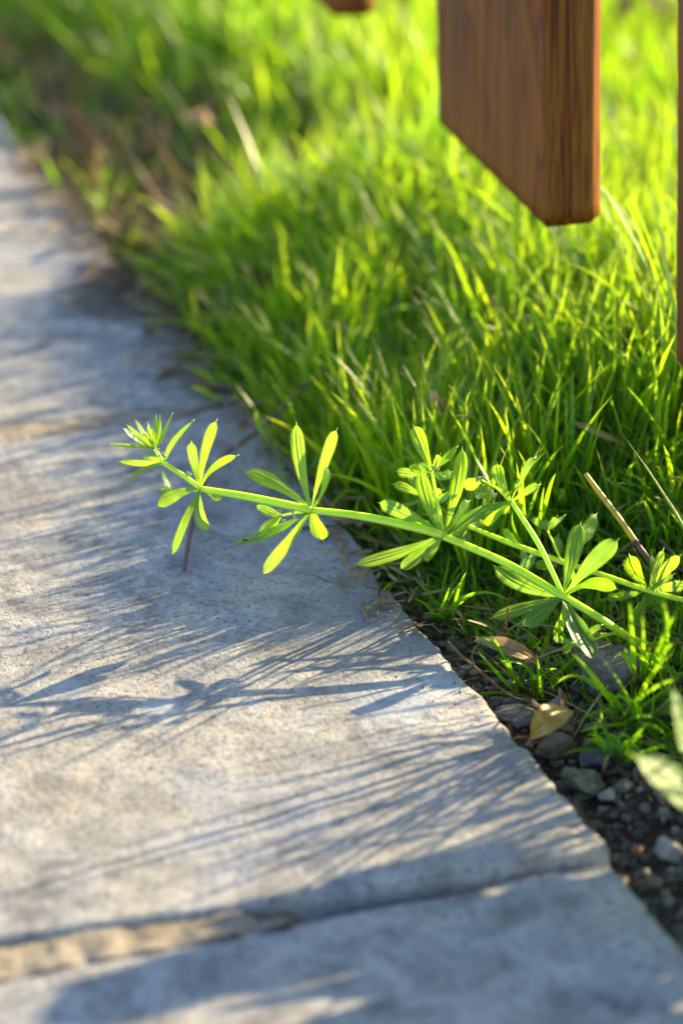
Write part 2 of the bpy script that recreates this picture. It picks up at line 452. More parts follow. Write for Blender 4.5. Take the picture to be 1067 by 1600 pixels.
def slab(corners, nu, nv, seed, height=0.0, chip=None, rough_edges=(1, 1, 1, 1)):
    """corners: near-left, near-right, far-right, far-left (ground points)"""
    c = [Vector(q) for q in corners]
    cen = sum(c, Vector()) / 4
    def params(n):
        t = np.linspace(0, 1, n)
        return np.concatenate([[0, 0, 0.0012, 0.004, 0.009], t[1:-1] * 0.974 + 0.013, [0.991, 0.996, 0.9988, 1, 1]])
    us, vs = params(nu), params(nv)
    V = []
    wu = (c[1] - c[0]).length; wv = (c[3] - c[0]).length
    for j, v in enumerate(vs):
        for i, u in enumerate(us):
            p = (c[0] * (1 - u) + c[1] * u) * (1 - v) + (c[3] * (1 - u) + c[2] * u) * v
            du, dv = min(u, 1 - u) * wu, min(v, 1 - v) * wv
            d = min(du, dv)
            # wandering outline
            wob = (noise.noise(Vector((p.x * 22, p.y * 22, seed))) * 0.0024 + noise.noise(Vector((p.x * 85, p.y * 85, seed))) * 0.0009
                   + noise.noise(Vector((p.x * 260, p.y * 260, seed))) * 0.0006)
            wob *= 1 + 1.6 * math.exp(-((p.y - .88) / .14) ** 2)
            fade = max(0, 1 - d / 0.02)
            q = p.copy()
            if u > 0.5: q += EDGE_N * wob * fade * (1 if du < 0.02 else 0)
            if dv < 0.02: q += EDGE_T * wob * 0.45 * max(0, 1 - dv / 0.02)
            z = height
            z += noise.noise(Vector((p.x * 7, p.y * 7, seed))) * 0.0018
            z += noise.noise(Vector((p.x * 28, p.y * 28, seed + 5))) * 0.0009
            z += noise.fractal(Vector((p.x * 90, p.y * 90, seed + 9)), 0.8, 2.0, 4) * 0.00042
            rr = (0.0030 if dv > 0.02 else 0.0010) * (1 + 0.5 * noise.noise(Vector((p.x * 60, p.y * 60, 1))))
            if d < rr:
                z -= rr - math.sqrt(max(0, rr * rr - (rr - d) ** 2))
            if chip:
                for (cp, cr, dep) in chip:
                    dd = (Vector((p.x, p.y, 0)) - cp).length / cr + noise.noise(Vector((p.x * 160, p.y * 160, 2))) * 0.55
                    if dd < 1:
                        z -= dep * min(1, (1 - dd) * 3) * (0.7 + 0.5 * noise.noise(Vector((p.x * 300, p.y * 300, 4))))
            if i in (0, len(us) - 1) or j in (0, len(vs) - 1):
                z = -0.035
            V.append((q.x - cen.x, q.y - cen.y, z))
    nx = len(us)
    idx = np.arange(len(vs) * nx).reshape(len(vs), nx)
    F = np.stack([idx[:-1, :-1], idx[:-1, 1:], idx[1:, 1:], idx[1:, :-1]], -1).reshape(-1, 4)
    o = link('paving_slab', np_mesh('paving_slab', np.array(V), F), path, M['slab'])
    o.matrix_parent_inverse = Matrix.Translation(-path.location)
    o.location = cen
    return o

LEN, WID = 0.47, 0.47
def across(p, s):                      # go left from an edge point along the joints
    return p - EDGE_N * s
J = [G(1300, 2200), G(947, 1330), G(335, 629), G(55, 300), None]
def on_edge(p):                        # project on the straight edge line
    t = (p - EDGE_P).dot(EDGE_T)
    q = EDGE_P + EDGE_T * t
    return Vector((q.x, q.y, 0))
t1 = (J[1] - EDGE_P).dot(EDGE_T); t2 = (J[2] - EDGE_P).dot(EDGE_T); t3 = (J[3] - EDGE_P).dot(EDGE_T)
L0 = t1 - t2
def E_(t, off=0.0):
    q = EDGE_P + EDGE_T * t + EDGE_N * off
    return Vector((q.x, q.y, 0))
# joint 1: tight at the verge, opening to a mortared gap on the left
def left_pt(px, py_far):
    return G(px, py_far)
def extend(a, b, width):
    dirn = (b - a).normalized()
    return a + dirn * width
j1r_far, j1r_near = E_(t1 - 0.0010), E_(t1 + 0.0013)
j1l_far = extend(j1r_far, G(0, 1468), WID); j1l_near = extend(j1r_near, G(0, 1514), WID)
j2r_far, j2r_near = E_(t2 - 0.001), E_(t2 + 0.0025)
j2l_far = extend(j2r_far, G(0, 661), WID); j2l_near = extend(j2r_near, G(0, 692), WID)
j3r_far, j3r_near = E_(t3 - 0.002), E_(t3 + 0.003)
j3l_far = extend(j3r_far, j3r_far - EDGE_N, WID); j3l_near = extend(j3r_near, j3r_near - EDGE_N, WID)
s_front = slab([extend(E_(t1 + L0), E_(t1 + L0) - EDGE_N, WID), E_(t1 + L0), j1r_near, j1l_near], 150, 110, 3.0, -0.0016)
s_mid = slab([j1l_far, j1r_far, j2r_near, j2l_near], 230, 210, 7.0, 0.0,
             chip=[(G(735, 1135), 0.013, 0.0012), (G(800, 1150), 0.006, 0.003), (G(905, 1290), 0.005, 0.002), (G(600, 905), 0.005, 0.0025), (G(380, 1425), 0.005, 0.003), (G(500, 1400), 0.006, 0.0015)])
s_back = slab([j2l_far, j2r_far, j3r_near, j3l_near], 130, 110, 12.0, -0.0008,
              chip=[(G(200, 470), 0.02, 0.0015), (G(350, 590), 0.012, 0.004), (G(265, 500), 0.015, 0.003), (G(150, 380), 0.012, 0.003)])
for k in range(1, 7):
    a, b = t3 - L0 * (k - 1) - 0.002, t3 - L0 * k + 0.002
    s = slab([extend(E_(a), E_(a) - EDGE_N, WID), E_(a, -0.004 if k == 1 else 0), E_(b), extend(E_(b), E_(b) - EDGE_N, WID)], 40, 40, 20.0 + k, 0.001 * (k % 2),
             chip=[(G(10, 225), 0.02, 0.006)] if k == 1 else None)
for k in range(-1, 5):                 # the next column of slabs, left of the frame
    a, b = t1 + L0 * 0.5 - L0 * (k - 0) - 0.002, t1 + L0 * 0.5 - L0 * (k + 1) + 0.002
    slab([E_(a, -WID * 2 - 0.01), E_(a, -WID - 0.008), E_(b, -WID - 0.008), E_(b, -WID * 2 - 0.01)], 30, 30, 40.0 + k, 0.0)

def build_mortar():
    # rough mortar bed showing in the joints; it sinks away towards the verge
    def strip(rn, rf, ln, lf, deep):
        n, m = 420, 9
        V = []
        for i in range(n):
            u = i / (n - 1)
            a = ln * (1 - u) + rn * u; b = lf * (1 - u) + rf * u
            for k in range(m):
                v = k / (m - 1)
                p = a * (1 - v) + b * v + (a - b).normalized() * ((0.5 - v) * 0.004)
                z = deep(p) + noise.fractal(Vector((p.x * 120, p.y * 120, 5)), 0.7, 2.1, 4) * 0.0009
                V.append((p.x, p.y, z))
        F = [(i * m + k, (i + 1) * m + k, (i + 1) * m + k + 1, i * m + k + 1) for i in range(n - 1) for k in range(m - 1)]
        return mesh('mortar', V, F)
    xs = G(395, 1425).x
    def deep1(p):
        f = min(1, max(0, (p.x - xs + .03 * noise.noise(Vector((p.x * 90, p.y * 90, 1)))) / 0.04))
        return -0.0012 - 0.02 * f + noise.noise(Vector((p.x * 60, p.y * 60, 8))) * 0.0009
    def deep2(p):
        f = min(1, max(0, (p.x + 0.052) / 0.02))
        return -0.0012 - 0.010 * f
    for args in ((j1r_near, j1r_far, j1l_near, j1l_far, deep1), (j2r_near, j2r_far, j2l_near, j2l_far, deep2),
                 (j3r_near, j3r_far, j3l_near, j3l_far, lambda p: -0.006)):
        o = link('mortar', strip(*args), path, M['mortar'])
        o.matrix_parent_inverse = Matrix.Translation(-path.location)
build_mortar()

# ------------------------------------------------------------------ stones and gravel
def rock_mesh(size, seed, sub=3, facet=0.0):
    bm = bmesh.new()
    bmesh.ops.create_icosphere(bm, subdivisions=sub, radius=1.0)
    off = Vector((seed * 7.3, seed * 3.1, seed * 5.7))
    rr = random.Random(seed)
    planes = [(Vector((rr.gauss(0, 1), rr.gauss(0, 1), rr.gauss(0, 1))).normalized(), rr.uniform(0.5, 0.8)) for _ in range(13)]
    for v in bm.verts:
        p = v.co.copy()
        for nrm, dd in planes:
            e = p.dot(nrm) - dd
            if e > 0: p -= nrm * e * 0.9
        p *= 1 + 0.16 * noise.noise(p * 1.6 + off) + 0.08 * noise.noise(p * 4 + off) + 0.03 * noise.noise(p * 11 + off)
        v.co = Vector((p.x * size[0], p.y * size[1], p.z * size[2]))
    me = bpy.data.meshes.new('stone'); bm.to_mesh(me); bm.free()
    me.polygons.foreach_set('use_smooth', [True] * len(me.polygons))
    return me

def rock(name, px, py, wpx, hpx, mat, label, cat, seed, z_up=0.0, rot=None):
    z = SOIL_Z + 0.002
    p = G(px, py, z)
    k = (p - Vector((0, 0, CAM_H))).length / FPX
    sx = wpx * k * 0.53; sz = hpx * k * 0.46
    o = link(name, rock_mesh((sx, sx * 0.8, sz), seed, 4 if wpx > 60 else 3), mat=M[mat])
    o.location = (p.x, p.y, z + sz * 0.45 + z_up)
    o.rotation_euler = (0, 0, rot if rot is not None else seed * 1.7)
    tag(o, label, cat)
    return o
rock('limestone_chunk', 955, 1062, 140, 105, 'rock', 'big rough pitted limestone chunk lying under the creeping stem at the right', 'stone', 5, rot=0.3)
rock('slate_chip', 808, 1122, 84, 26, 'rock_blue', 'flat dark blue-grey stone chip between the slab edge and the yellow leaf', 'stone', 2, rot=-0.1)
rock('tan_stone', 868, 1172, 78, 46, 'rock', 'grey-tan angular stone just below the yellow fallen leaf', 'stone', 9, rot=0.2)
rock('dark_blue_stone', 928, 1196, 62, 44, 'rock_blue', 'dark bluish stone lying left of the pale broad leaf', 'stone', 13)
rock('olive_stone', 912, 1232, 66, 50, 'rock_green', 'mossy olive stone against the slab edge below the dark bluish stone', 'stone', 17)
rock('brown_stone', 892, 1218, 38, 40, 'rock_tan', 'small tan stone wedged between olive stone and slab', 'stone', 21)
rock('square_stone', 958, 1176, 50, 34, 'rock_tan', 'blocky pinkish brown stone beneath the lowest horizontal grass blades', 'stone', 24)
rock('grey_pebble', 948, 1248, 38, 26, 'rock_pale', 'smooth pale lilac-grey pebble in the middle of the gravel strip', 'stone', 28)
rock('pale_block', 1046, 1338, 52, 54, 'rock_pale', 'largest pale pinkish stone at the right edge below the broad leaf', 'stone', 33)
rock('orange_pebble', 996, 1332, 24, 17, 'rock_orange', 'single small bright orange pebble in the gravel', 'stone', 37)
rock('ochre_stone', 975, 1236, 34, 30, 'rock_tan', 'ochre pebble right of the pale lilac-grey one', 'stone', 41)
rock('green_stone', 1020, 1380, 42, 24, 'rock_green', 'dark green flat stone low in the gravel by the front slab', 'stone', 44)
rock('white_pebble', 1008, 1364, 16, 12, 'rock_pale', 'tiny whitish pebble above the dark green flat stone', 'stone', 47)
rock('peach_pebble', 80, 266, 24, 20, 'rock_pale', 'blurred peach pebble by the far corner of the paving', 'stone', 51)
rock('peach_pebble', 99, 280, 22, 18, 'rock_orange', 'blurred orange-pink pebble, nearer one of the pair by the far paving corner', 'stone', 55)

def verge_xy(t, d):
    return EDGE_P.x + EDGE_T.x * t + EDGE_N.x * d, EDGE_P.y + EDGE_T.y * t + EDGE_N.y * d

pm = [rock_mesh((1, 0.8, 0.62), 100 + k, 2) for k in range(6)]
for k in range(6):
    for mt in ('rock',): pm[k].materials.append(M[('rock', 'rock_blue', 'rock_tan', 'rock_pale', 'rock_green', 'rock_tan')[k]])
rs = random.Random(4)
for i in range(120):
    t = rs.uniform(0.02, 0.30); d = 0.004 + abs(rs.gauss(0, 0.022))
    if rs.random() < 0.18: t = rs.uniform(-0.45, 0.02); d = 0.004 + rs.random() * 0.012
    x, y = verge_xy(t, d)
    o = bpy.data.objects.new('pebble', pm[i % 6]); scene.collection.objects.link(o)
    s = 0.0013 + 0.0025 * rs.random() ** 1.5
    o.scale = (s, s, s); o.location = (x, y, soil_z(x, y) + s * 0.12)
    o.rotation_euler = (rs.uniform(-.4, .4), rs.uniform(-.4, .4), rs.uniform(0, 6))
    tag(o, 'small drab pebble half sunk in the bare strip beside the paving', 'pebble', 'pebbles in the strip beside the paving')

def build_gravel():
    bm = bmesh.new(); bmesh.ops.create_icosphere(bm, subdivisions=1, radius=1.0)
    bv = np.array([v.co[:] for v in bm.verts]); bf = np.array([[v.index for v in f.verts] for f in bm.faces]); bm.free()
    n = 9000
    t = RNG.uniform(-0.75, 0.42, n); d = 0.001 + np.abs(RNG.normal(0, 0.032, n))
    x = EDGE_P.x + EDGE_T.x * t + EDGE_N.x * d; y = EDGE_P.y + EDGE_T.y * t + EDGE_N.y * d
    s = 0.0004 + 0.0016 * RNG.random(n) ** 2.2
    z = np.array([soil_z(a, b) for a, b in zip(x, y)]) + s * 0.3
    V = bv[None] * (1 + 0.35 * RNG.normal(0, 1, (n, len(bv), 1)).clip(-1.2, 1.2)) * s[:, None, None] * RNG.uniform(0.6, 1.2, (n, 1, 3))
    V += np.stack([x, y, z], -1)[:, None]
    F = bf[None] + (np.arange(n) * len(bv))[:, None, None]
    tint = np.repeat(RNG.random(n), len(bv))
    o = link('gravel', np_mesh('gravel', V.reshape(-1, 3), F.reshape(-1, 3), False, {'tint': tint}), mat=M['gravel'])
    tag(o, 'fine gravel and grit in the bare strip between paving and grass', 'gravel', kind='stuff')
build_gravel()

def build_grit():
    bm = bmesh.new(); bmesh.ops.create_icosphere(bm, subdivisions=1, radius=1.0)
    bv = np.array([v.co[:] for v in bm.verts]); bf = np.array([[v.index for v in f.verts] for f in bm.faces]); bm.free()
    n = 2600
    t = RNG.uniform(-0.8, 0.38, n); d = -np.where(RNG.random(n) < .6, np.abs(RNG.normal(0, 0.012, n)), RNG.uniform(0, .4, n)) - .0025
    x = EDGE_P.x + EDGE_T.x * t + EDGE_N.x * d; y = EDGE_P.y + EDGE_T.y * t + EDGE_N.y * d
    s = 0.0001 + 0.00035 * RNG.random(n) ** 4
    far = (y > .80) & (y < 1.12) & (d > -.03)
    s = np.where(far, s * 2.2, s)
    V = bv[None] * (1 + 0.3 * RNG.normal(0, 1, (n, len(bv), 1)).clip(-1, 1)) * s[:, None, None]
    V += np.stack([x, y, s * .2 + .0004], -1)[:, None]
    F = bf[None] + (np.arange(n) * len(bv))[:, None, None]
    o = link('grit', np_mesh('grit', V.reshape(-1, 3), F.reshape(-1, 3), False, {'tint': np.repeat(RNG.random(n) * .96, len(bv))}), mat=M['gravel'])
    tag(o, 'loose grit and crumbs of soil scattered along the paving edge', 'grit', kind='stuff')
build_grit()

# ------------------------------------------------------------------ grass
def blades(x, y, z, az, th0, dth, L, w, tint, K=6, keel=False, twist=None):
    n = len(x)
    s = np.linspace(0, 1, K + 1)
    th = th0[:, None] + dth[:, None] * s[None] ** 1.3
    ds = L[:, None] / K
    hor = np.concatenate([np.zeros((n, 1)), np.cumsum(np.sin(0.5 * (th[:, 1:] + th[:, :-1])) * ds, 1)], 1)
    ver = np.concatenate([np.zeros((n, 1)), np.cumsum(np.cos(0.5 * (th[:, 1:] + th[:, :-1])) * ds, 1)], 1)
    side_bend = RNG.normal(0, 0.10, n)[:, None] * (s[None] ** 2) * L[:, None]
    ca, sa = np.cos(az)[:, None], np.sin(az)[:, None]
    P = np.stack([x[:, None] + hor * ca - side_bend * sa, y[:, None] + hor * sa + side_bend * ca, z[:, None] + ver], -1)
    tw = (RNG.normal(0, 0.5, n) if twist is None else twist)[:, None] + RNG.normal(0, 0.7, n)[:, None] * s[None]
    side = np.stack([-sa * np.ones_like(s), ca * np.ones_like(s), np.zeros((n, K + 1))], -1)
    nor = np.stack([-np.cos(th) * ca, -np.cos(th) * sa, np.sin(th)], -1)
    sd = side * np.cos(tw)[..., None] + nor * np.sin(tw)[..., None]
    up = np.cross(sd, np.stack([np.sin(th) * ca, np.sin(th) * sa, np.cos(th)], -1))
    prof = np.interp(s, [0, 0.08, 0.3, 0.55, 0.8, 0.93, 1], [0.7, 0.85, 1.0, 0.92, 0.6, 0.28, 0.02])
    hw = 0.5 * w[:, None] * prof[None]
    A, B = P - sd * hw[..., None], P + sd * hw[..., None]
    if keel:
        C = P - up * (hw * 0.45)[..., None]
        V = np.stack([A, C, B], 2); m = 3
    else:
        V = np.stack([A, B], 2); m = 2
    base = (np.arange(n) * (K + 1) * m)[:, None, None]
    fs = []
    for k in range(K):
        for c in range(m - 1):
            fs.append([k * m + c, k * m + c + 1, (k + 1) * m + c + 1, (k + 1) * m + c])
    F = np.array(fs)[None] + base
    tt = np.repeat(tint, (K + 1) * m)
    al = np.tile(np.repeat(s, m), n)
    ac = np.tile(np.tile(np.array([-1, 0, 1]) if keel else np.array([-1, 1]), K + 1), n)
    return V.reshape(-1, 3), F.reshape(-1, 4), tt, al, ac

def fnoise(x, y, sc, seed):
    return np.array([noise.noise(Vector((a * sc, b * sc, seed))) for a, b in zip(x, y)])

def d_start(y):      # bare strip beside the paving
    return np.interp(y, D_Y, D_D)

HOLLOWS = [(G(690, 300), 0.07, 0.55), (G(860, 930), 0.035, 0.55), (G(560, 560), 0.05, 0.25), (G(250, 250), 0.07, 0.45), (G(420, 330), 0.05, 0.4), (W(880, 930), 0.032, 0.36), (W(960, 985), 0.036, 0.34), (W(720, 850), 0.030, 0.34), (W(1000, 930, .716), 0.04, 0.30), (W(800, 850), 0.03, .35)]
def height_factor(x, y):
    h = 1.0 + 0.30 * fnoise(x, y, 14, 1.0) + 0.25 * fnoise(x, y, 4.5, 6.0)
    h *= np.interp(y, [0.45, 0.56, 0.64, 0.72, 0.80], [0.60, 0.62, 0.74, 1.0, 1.15])
    for c, r, a in HOLLOWS:
        h -= a * np.exp(-((x - c.x) ** 2 + (y - c.y) ** 2) / (r * r))
    h *= 1 - 0.42 * np.exp(-((y - .649 * x - .597) / .035) ** 2) * (x > .07)
    return h.clip(0.22, 1.5)

def tuft_field(n_tufts, per, region, Lr, wr, K, keel, dens=True, spread=0.006):
    (x0, x1), (y0, y1) = region
    x = RNG.uniform(x0, x1, n_tufts); y = RNG.uniform(y0, y1, n_tufts)
    d = edge_d(x, y)
    ok = d > d_start(y) + 0.008 * fnoise(x, y, 60, 3) + 0.012 * np.abs(RNG.normal(0, 1, n_tufts)) * 0.6
    if dens: ok &= fnoise(x, y, 25, 9) > -0.38
    x, y, d = x[ok], y[ok], d[ok]
    n = len(x)
    hf = height_factor(x, y)
    cnt = RNG.integers(per[0], per[1] + 1, n)
    I = np.repeat(np.arange(n), cnt)
    m = len(I)
    bx = x[I] + RNG.normal(0, spread, m); by = y[I] + RNG.normal(0, spread, m)
    bd = edge_d(bx, by)
    keep = bd > d_start(by) * 0.8
    I, bx, by, bd = I[keep], bx[keep], by[keep], bd[keep]
    m = len(I)
    L = RNG.uniform(Lr[0], Lr[1], m) * hf[I] * (1 + 0.25 * RNG.normal(0, 1, m).clip(-2, 2))
    az = RNG.uniform(0, 2 * math.pi, m)
    rel = bd - d_start(by)
    lean = np.exp(-(rel.clip(0) / 0.025))                       # verge blades hang over the paving
    tgt = math.atan2(-EDGE_N.y, -EDGE_N.x)
    flip = RNG.random(m) < (0.08 + 0.5 * lean)
    az = np.where(flip, tgt + RNG.normal(0, 0.8, m), az)
    th0 = np.abs(RNG.normal(0.38, 0.36, m)) + 0.30 * lean + np.where(RNG.random(m) < 0.2, 0.7, 0.0)
    dth = RNG.gamma(2.0, 0.33, m) * RNG.choice([1, 1, 1, -0.5], m)
    w = RNG.uniform(wr[0], wr[1], m)
    z = np.array([soil_z(a, b) for a, b in zip(bx, by)]) - 0.001
    tint = (0.50 + 0.3 * fnoise(bx, by, 9, 4.0) + 0.30 * RNG.normal(0, 1, m)).clip(0, 1)
    L = L * (1 - 0.38 * lean)
    return blades(bx, by, z, az, th0.clip(0, 1.5), dth, L.clip(0.008, 0.105), w, tint, K, keel)

def join_np(parts):
    Vs, Fs, T, A, C, off = [], [], [], [], [], 0
    for V, F, t, a, c in parts:
        Vs.append(V); Fs.append(F + off); T.append(t); A.append(a); C.append(c); off += len(V)
    return np.concatenate(Vs), np.concatenate(Fs), dict(tint=np.concatenate(T), along=np.concatenate(A), across=np.concatenate(C))

def sparse(n):
    t = RNG.uniform(-0.75, -0.05, n); d = RNG.uniform(0.004, 0.07, n)
    k = 4
    x = np.repeat(EDGE_P.x + EDGE_T.x * t + EDGE_N.x * d, k) + RNG.normal(0, .003, n * k)
    y = np.repeat(EDGE_P.y + EDGE_T.y * t + EDGE_N.y * d, k) + RNG.normal(0, .003, n * k)
    z = np.array([soil_z(a, b) for a, b in zip(x, y)])
    m = n * k
    return blades(x, y, z, RNG.uniform(0, 6.3, m), np.abs(RNG.normal(.7, .4, m)), RNG.gamma(2., .3, m), RNG.uniform(.012, .035, m), RNG.uniform(.0014, .0024, m), RNG.random(m) * .8, 6, True)
parts = [sparse(330), tuft_field(23000, (3, 7), ((-0.12, 0.30), (0.42, 1.0)), (0.018, 0.046), (0.0009, 0.0020), 5, True),
         tuft_field(22000, (3, 7), ((-0.45, 0.60), (0.95, 1.9)), (0.020, 0.046), (0.0012, 0.0024), 4, False),
         tuft_field(4000, (3, 6), ((0.28, 0.9), (0.30, 1.0)), (0.025, 0.05), (0.0018, 0.003), 4, False),
         tuft_field(5000, (3, 6), ((-1.0, 1.8), (1.8, 3.6)), (0.035, 0.06), (0.003, 0.005), 4, False)]
def tall(n, xr, yr, Lr, dmin):  # taller blades added for shadow streaks on the slab, some out of view
    x = RNG.uniform(xr[0], xr[1], n); y = RNG.uniform(yr[0], yr[1], n)
    d = edge_d(x, y); ok = (d > d_start(y) + dmin) & (fnoise(x, y, 22, 15) > -0.12)
    c_ = y - .649 * x
    ok &= ((c_ < .55) | (c_ > .65)) if Lr[1] > .09 or Lr[1] < .063 and yr[0] < .7 else True
    x, y = x[ok], y[ok]; m = len(x)
    z = np.array([soil_z(a, b) for a, b in zip(x, y)])
    return blades(x, y, z, RNG.uniform(0, 6.3, m), np.abs(RNG.normal(.12, .16, m)), RNG.gamma(2., .22, m), RNG.uniform(Lr[0], Lr[1], m),
                  RNG.uniform(.0012, .0023, m), (0.6 + .3 * RNG.normal(0, 1, m)).clip(0, 1), 7, True)
parts += [tall(1500, (-.10, .30), (.72, 1.15), (.040, .062), .02), tall(850, (.112, .24), (.54, .82), (.055, .098), .0),
          tall(900, (-.02, .14), (.66, .76), (.040, .062), .012), tall(900, (-.03, .15), (.70, .86), (.042, .064), .015)]
V, F, at = join_np(parts)
g = link('grass', np_mesh('grass', V, F, True, at), mat=M['grass'])
tag(g, 'dense sunlit green lawn grass growing beside the paving', 'grass', kind='stuff')

# low, dead undergrowth between the blades
def dead(n, tr, dmax, Lr, wr, zr, tilt=1.25):
    t = RNG.uniform(tr[0], tr[1], n); d = 0.004 + RNG.random(n) ** 0.8 * dmax
    x = EDGE_P.x + EDGE_T.x * t + EDGE_N.x * d; y = EDGE_P.y + EDGE_T.y * t + EDGE_N.y * d
    keep = d > d_start(y) * 0.45
    x, y = x[keep], y[keep]; m = len(x)
    z = np.array([soil_z(a, b) for a, b in zip(x, y)]) + RNG.uniform(zr[0], zr[1], m)
    return blades(x, y, z, RNG.uniform(0, 6.3, m), RNG.normal(tilt, 0.25, m).clip(0.15, 1.65), RNG.normal(0.15, 0.35, m),
                  RNG.uniform(Lr[0], Lr[1], m), RNG.uniform(wr[0], wr[1], m), RNG.random(m) ** 1.4, 5, False)
V, F, at = join_np([dead(900, (-0.75, -0.2), 0.10, (0.015, 0.04), (0.001, 0.003), (0.0, 0.006), 0.9), dead(2600, (-0.9, 0.35), 0.10, (0.002, 0.008), (0.0008, 0.0024), (0.0, 0.003)), dead(2600, (-0.75, -0.2), 0.08, (0.012, 0.045), (0.0008, 0.0024), (0.0, 0.008)), dead(6500, (-1.1, 0.25), 0.30, (0.010, 0.034), (0.0003, 0.0011), (0.0, 0.009)),
                    dead(700, (-0.9, -0.04), 0.25, (0.015, 0.035), (0.0006, 0.0013), (0.010, 0.024)),
                    dead(900, (-0.9, -0.10), 0.30, (0.02, 0.045), (0.0008, 0.0017), (0.0, 0.006), 0.55)])
g = link('dry_thatch', np_mesh('dry_thatch', V, F, True, at), mat=M['dry'])
tag(g, 'brown dead grass litter tangled low among the green blades', 'dry grass', kind='stuff')

# crumbs of dead grass spilling over the paving edge
n_ = 420
t_ = RNG.uniform(-0.50, 0.05, n_); d_ = RNG.normal(-.002, .007, n_)
x_ = EDGE_P.x + EDGE_T.x * t_ + EDGE_N.x * d_; y_ = EDGE_P.y + EDGE_T.y * t_ + EDGE_N.y * d_
V, F, at = join_np([blades(x_, y_, np.full(n_, .0012), RNG.uniform(0, 6.3, n_), RNG.normal(1.5, .08, n_), np.zeros(n_), RNG.uniform(.003, .013, n_) * (1 + (y_ > .8)),
                           RNG.uniform(.0005, .0016, n_) * (1 + .6 * (y_ > .8)), RNG.random(n_), 5, True)])
g = link('grass_crumbs', np_mesh('grass_crumbs', V, F, True, at), mat=M['dry'])
tag(g, 'short bits of dead grass strewn over the paving edge', 'grass litter', kind='stuff')

# ------------------------------------------------------------------ plant helpers
def crom(pts, n):
    P = [pts[0] * 2 - pts[1]] + list(pts) + [pts[-1] * 2 - pts[-2]]
    out = []
    for i in range(1, len(P) - 2):
        for k in range(n):
            t = k / n
            a, b, c, d = P[i - 1], P[i], P[i + 1], P[i + 2]
            out.append(0.5 * ((2 * b) + (c - a) * t + (2 * a - 5 * b + 4 * c - d) * t * t + (3 * b - a - 3 * c + d) * t ** 3))
    out.append(P[-2])
    return out

def tube_mesh(name, pts, radii, sides=10, square=0.0, sm=8, tint=0.5, rough=0.0):
    path_ = crom([Vector(p) for p in pts], sm) if sm > 1 else [Vector(p) for p in pts]
    n = len(path_)
    rad = np.interp(np.linspace(0, 1, n), np.linspace(0, 1, len(radii)), radii)
    V, A, C = [], [], []
    up = Vector((0, 0, 1))
    for i, p in enumerate(path_):
        T = (path_[min(i + 1, n - 1)] - path_[max(i - 1, 0)]).normalized()
        s = T.cross(up)
        s = s.normalized() if s.length > 1e-4 else Vector((1, 0, 0))
        b = s.cross(T).normalized()
        for k in range(sides):
            a = 2 * math.pi * k / sides
            r = rad[i] * (1 + square * abs(math.cos(2 * a)) - square * 0.5)
            r *= 1 + rough * noise.noise(Vector((p.x * 400, p.y * 400, a)))
            V.append(p + (s * math.cos(a) + b * math.sin(a)) * r); A.append(i / (n - 1)); C.append(math.cos(a))
    F = [(i * sides + k, i * sides + (k + 1) % sides, (i + 1) * sides + (k + 1) % sides, (i + 1) * sides + k) for i in range(n - 1) for k in range(sides)]
    F.append(tuple(reversed(range(sides)))); F.append(tuple(range((n - 1) * sides, n * sides)))
    me = mesh(name, V, F, True, dict(tint=[tint] * len(V), along=A, across=C))
    return me, path_, rad

def bristle_mesh(path_, rad, per, ln, rr):
    V, F = [], []
    n = len(path_)
    for i in range(n - 1):
        T = (path_[i + 1] - path_[i])
        for _ in range(per):
            p = path_[i] + T * rr.random()
            t = T.normalized()
            a = rr.uniform(0, 2 * math.pi)
            s = t.cross(Vector((0, 0, 1))).normalized(); b = s.cross(t)
            o = s * math.cos(a) + b * math.sin(a)
            q = t.cross(o)
            root = p + o * rad[i] * 0.92
            w = 0.00009
            base = len(V)
            V += [root - q * w, root + q * w, root + t * w * 1.6, root + o * ln * rr.uniform(.6, 1.2) + t * ln * rr.uniform(-.5, .1)]
            F += [(base, base + 1, base + 3), (base + 1, base + 2, base + 3), (base + 2, base, base + 3)]
    return mesh('bristles', V, F, False, dict(tint=[0.9] * len(V), along=[0.2] * len(V), across=[0.5] * len(V)))

OBL = ([0, .08, .25, .45, .65, .80, .90, .955, .985, 1.0], [.22, .25, .42, .74, .98, 1.0, .82, .52, .2, .04])
LAN = ([0, .1, .3, .5, .7, .85, .95, 1.0], [.35, .5, .8, 1.0, .92, .66, .3, .03])
OVA = ([0, .05, .2, .4, .6, .8, .92, 1.0], [.12, .3, .85, 1.0, .85, .5, .2, .02])

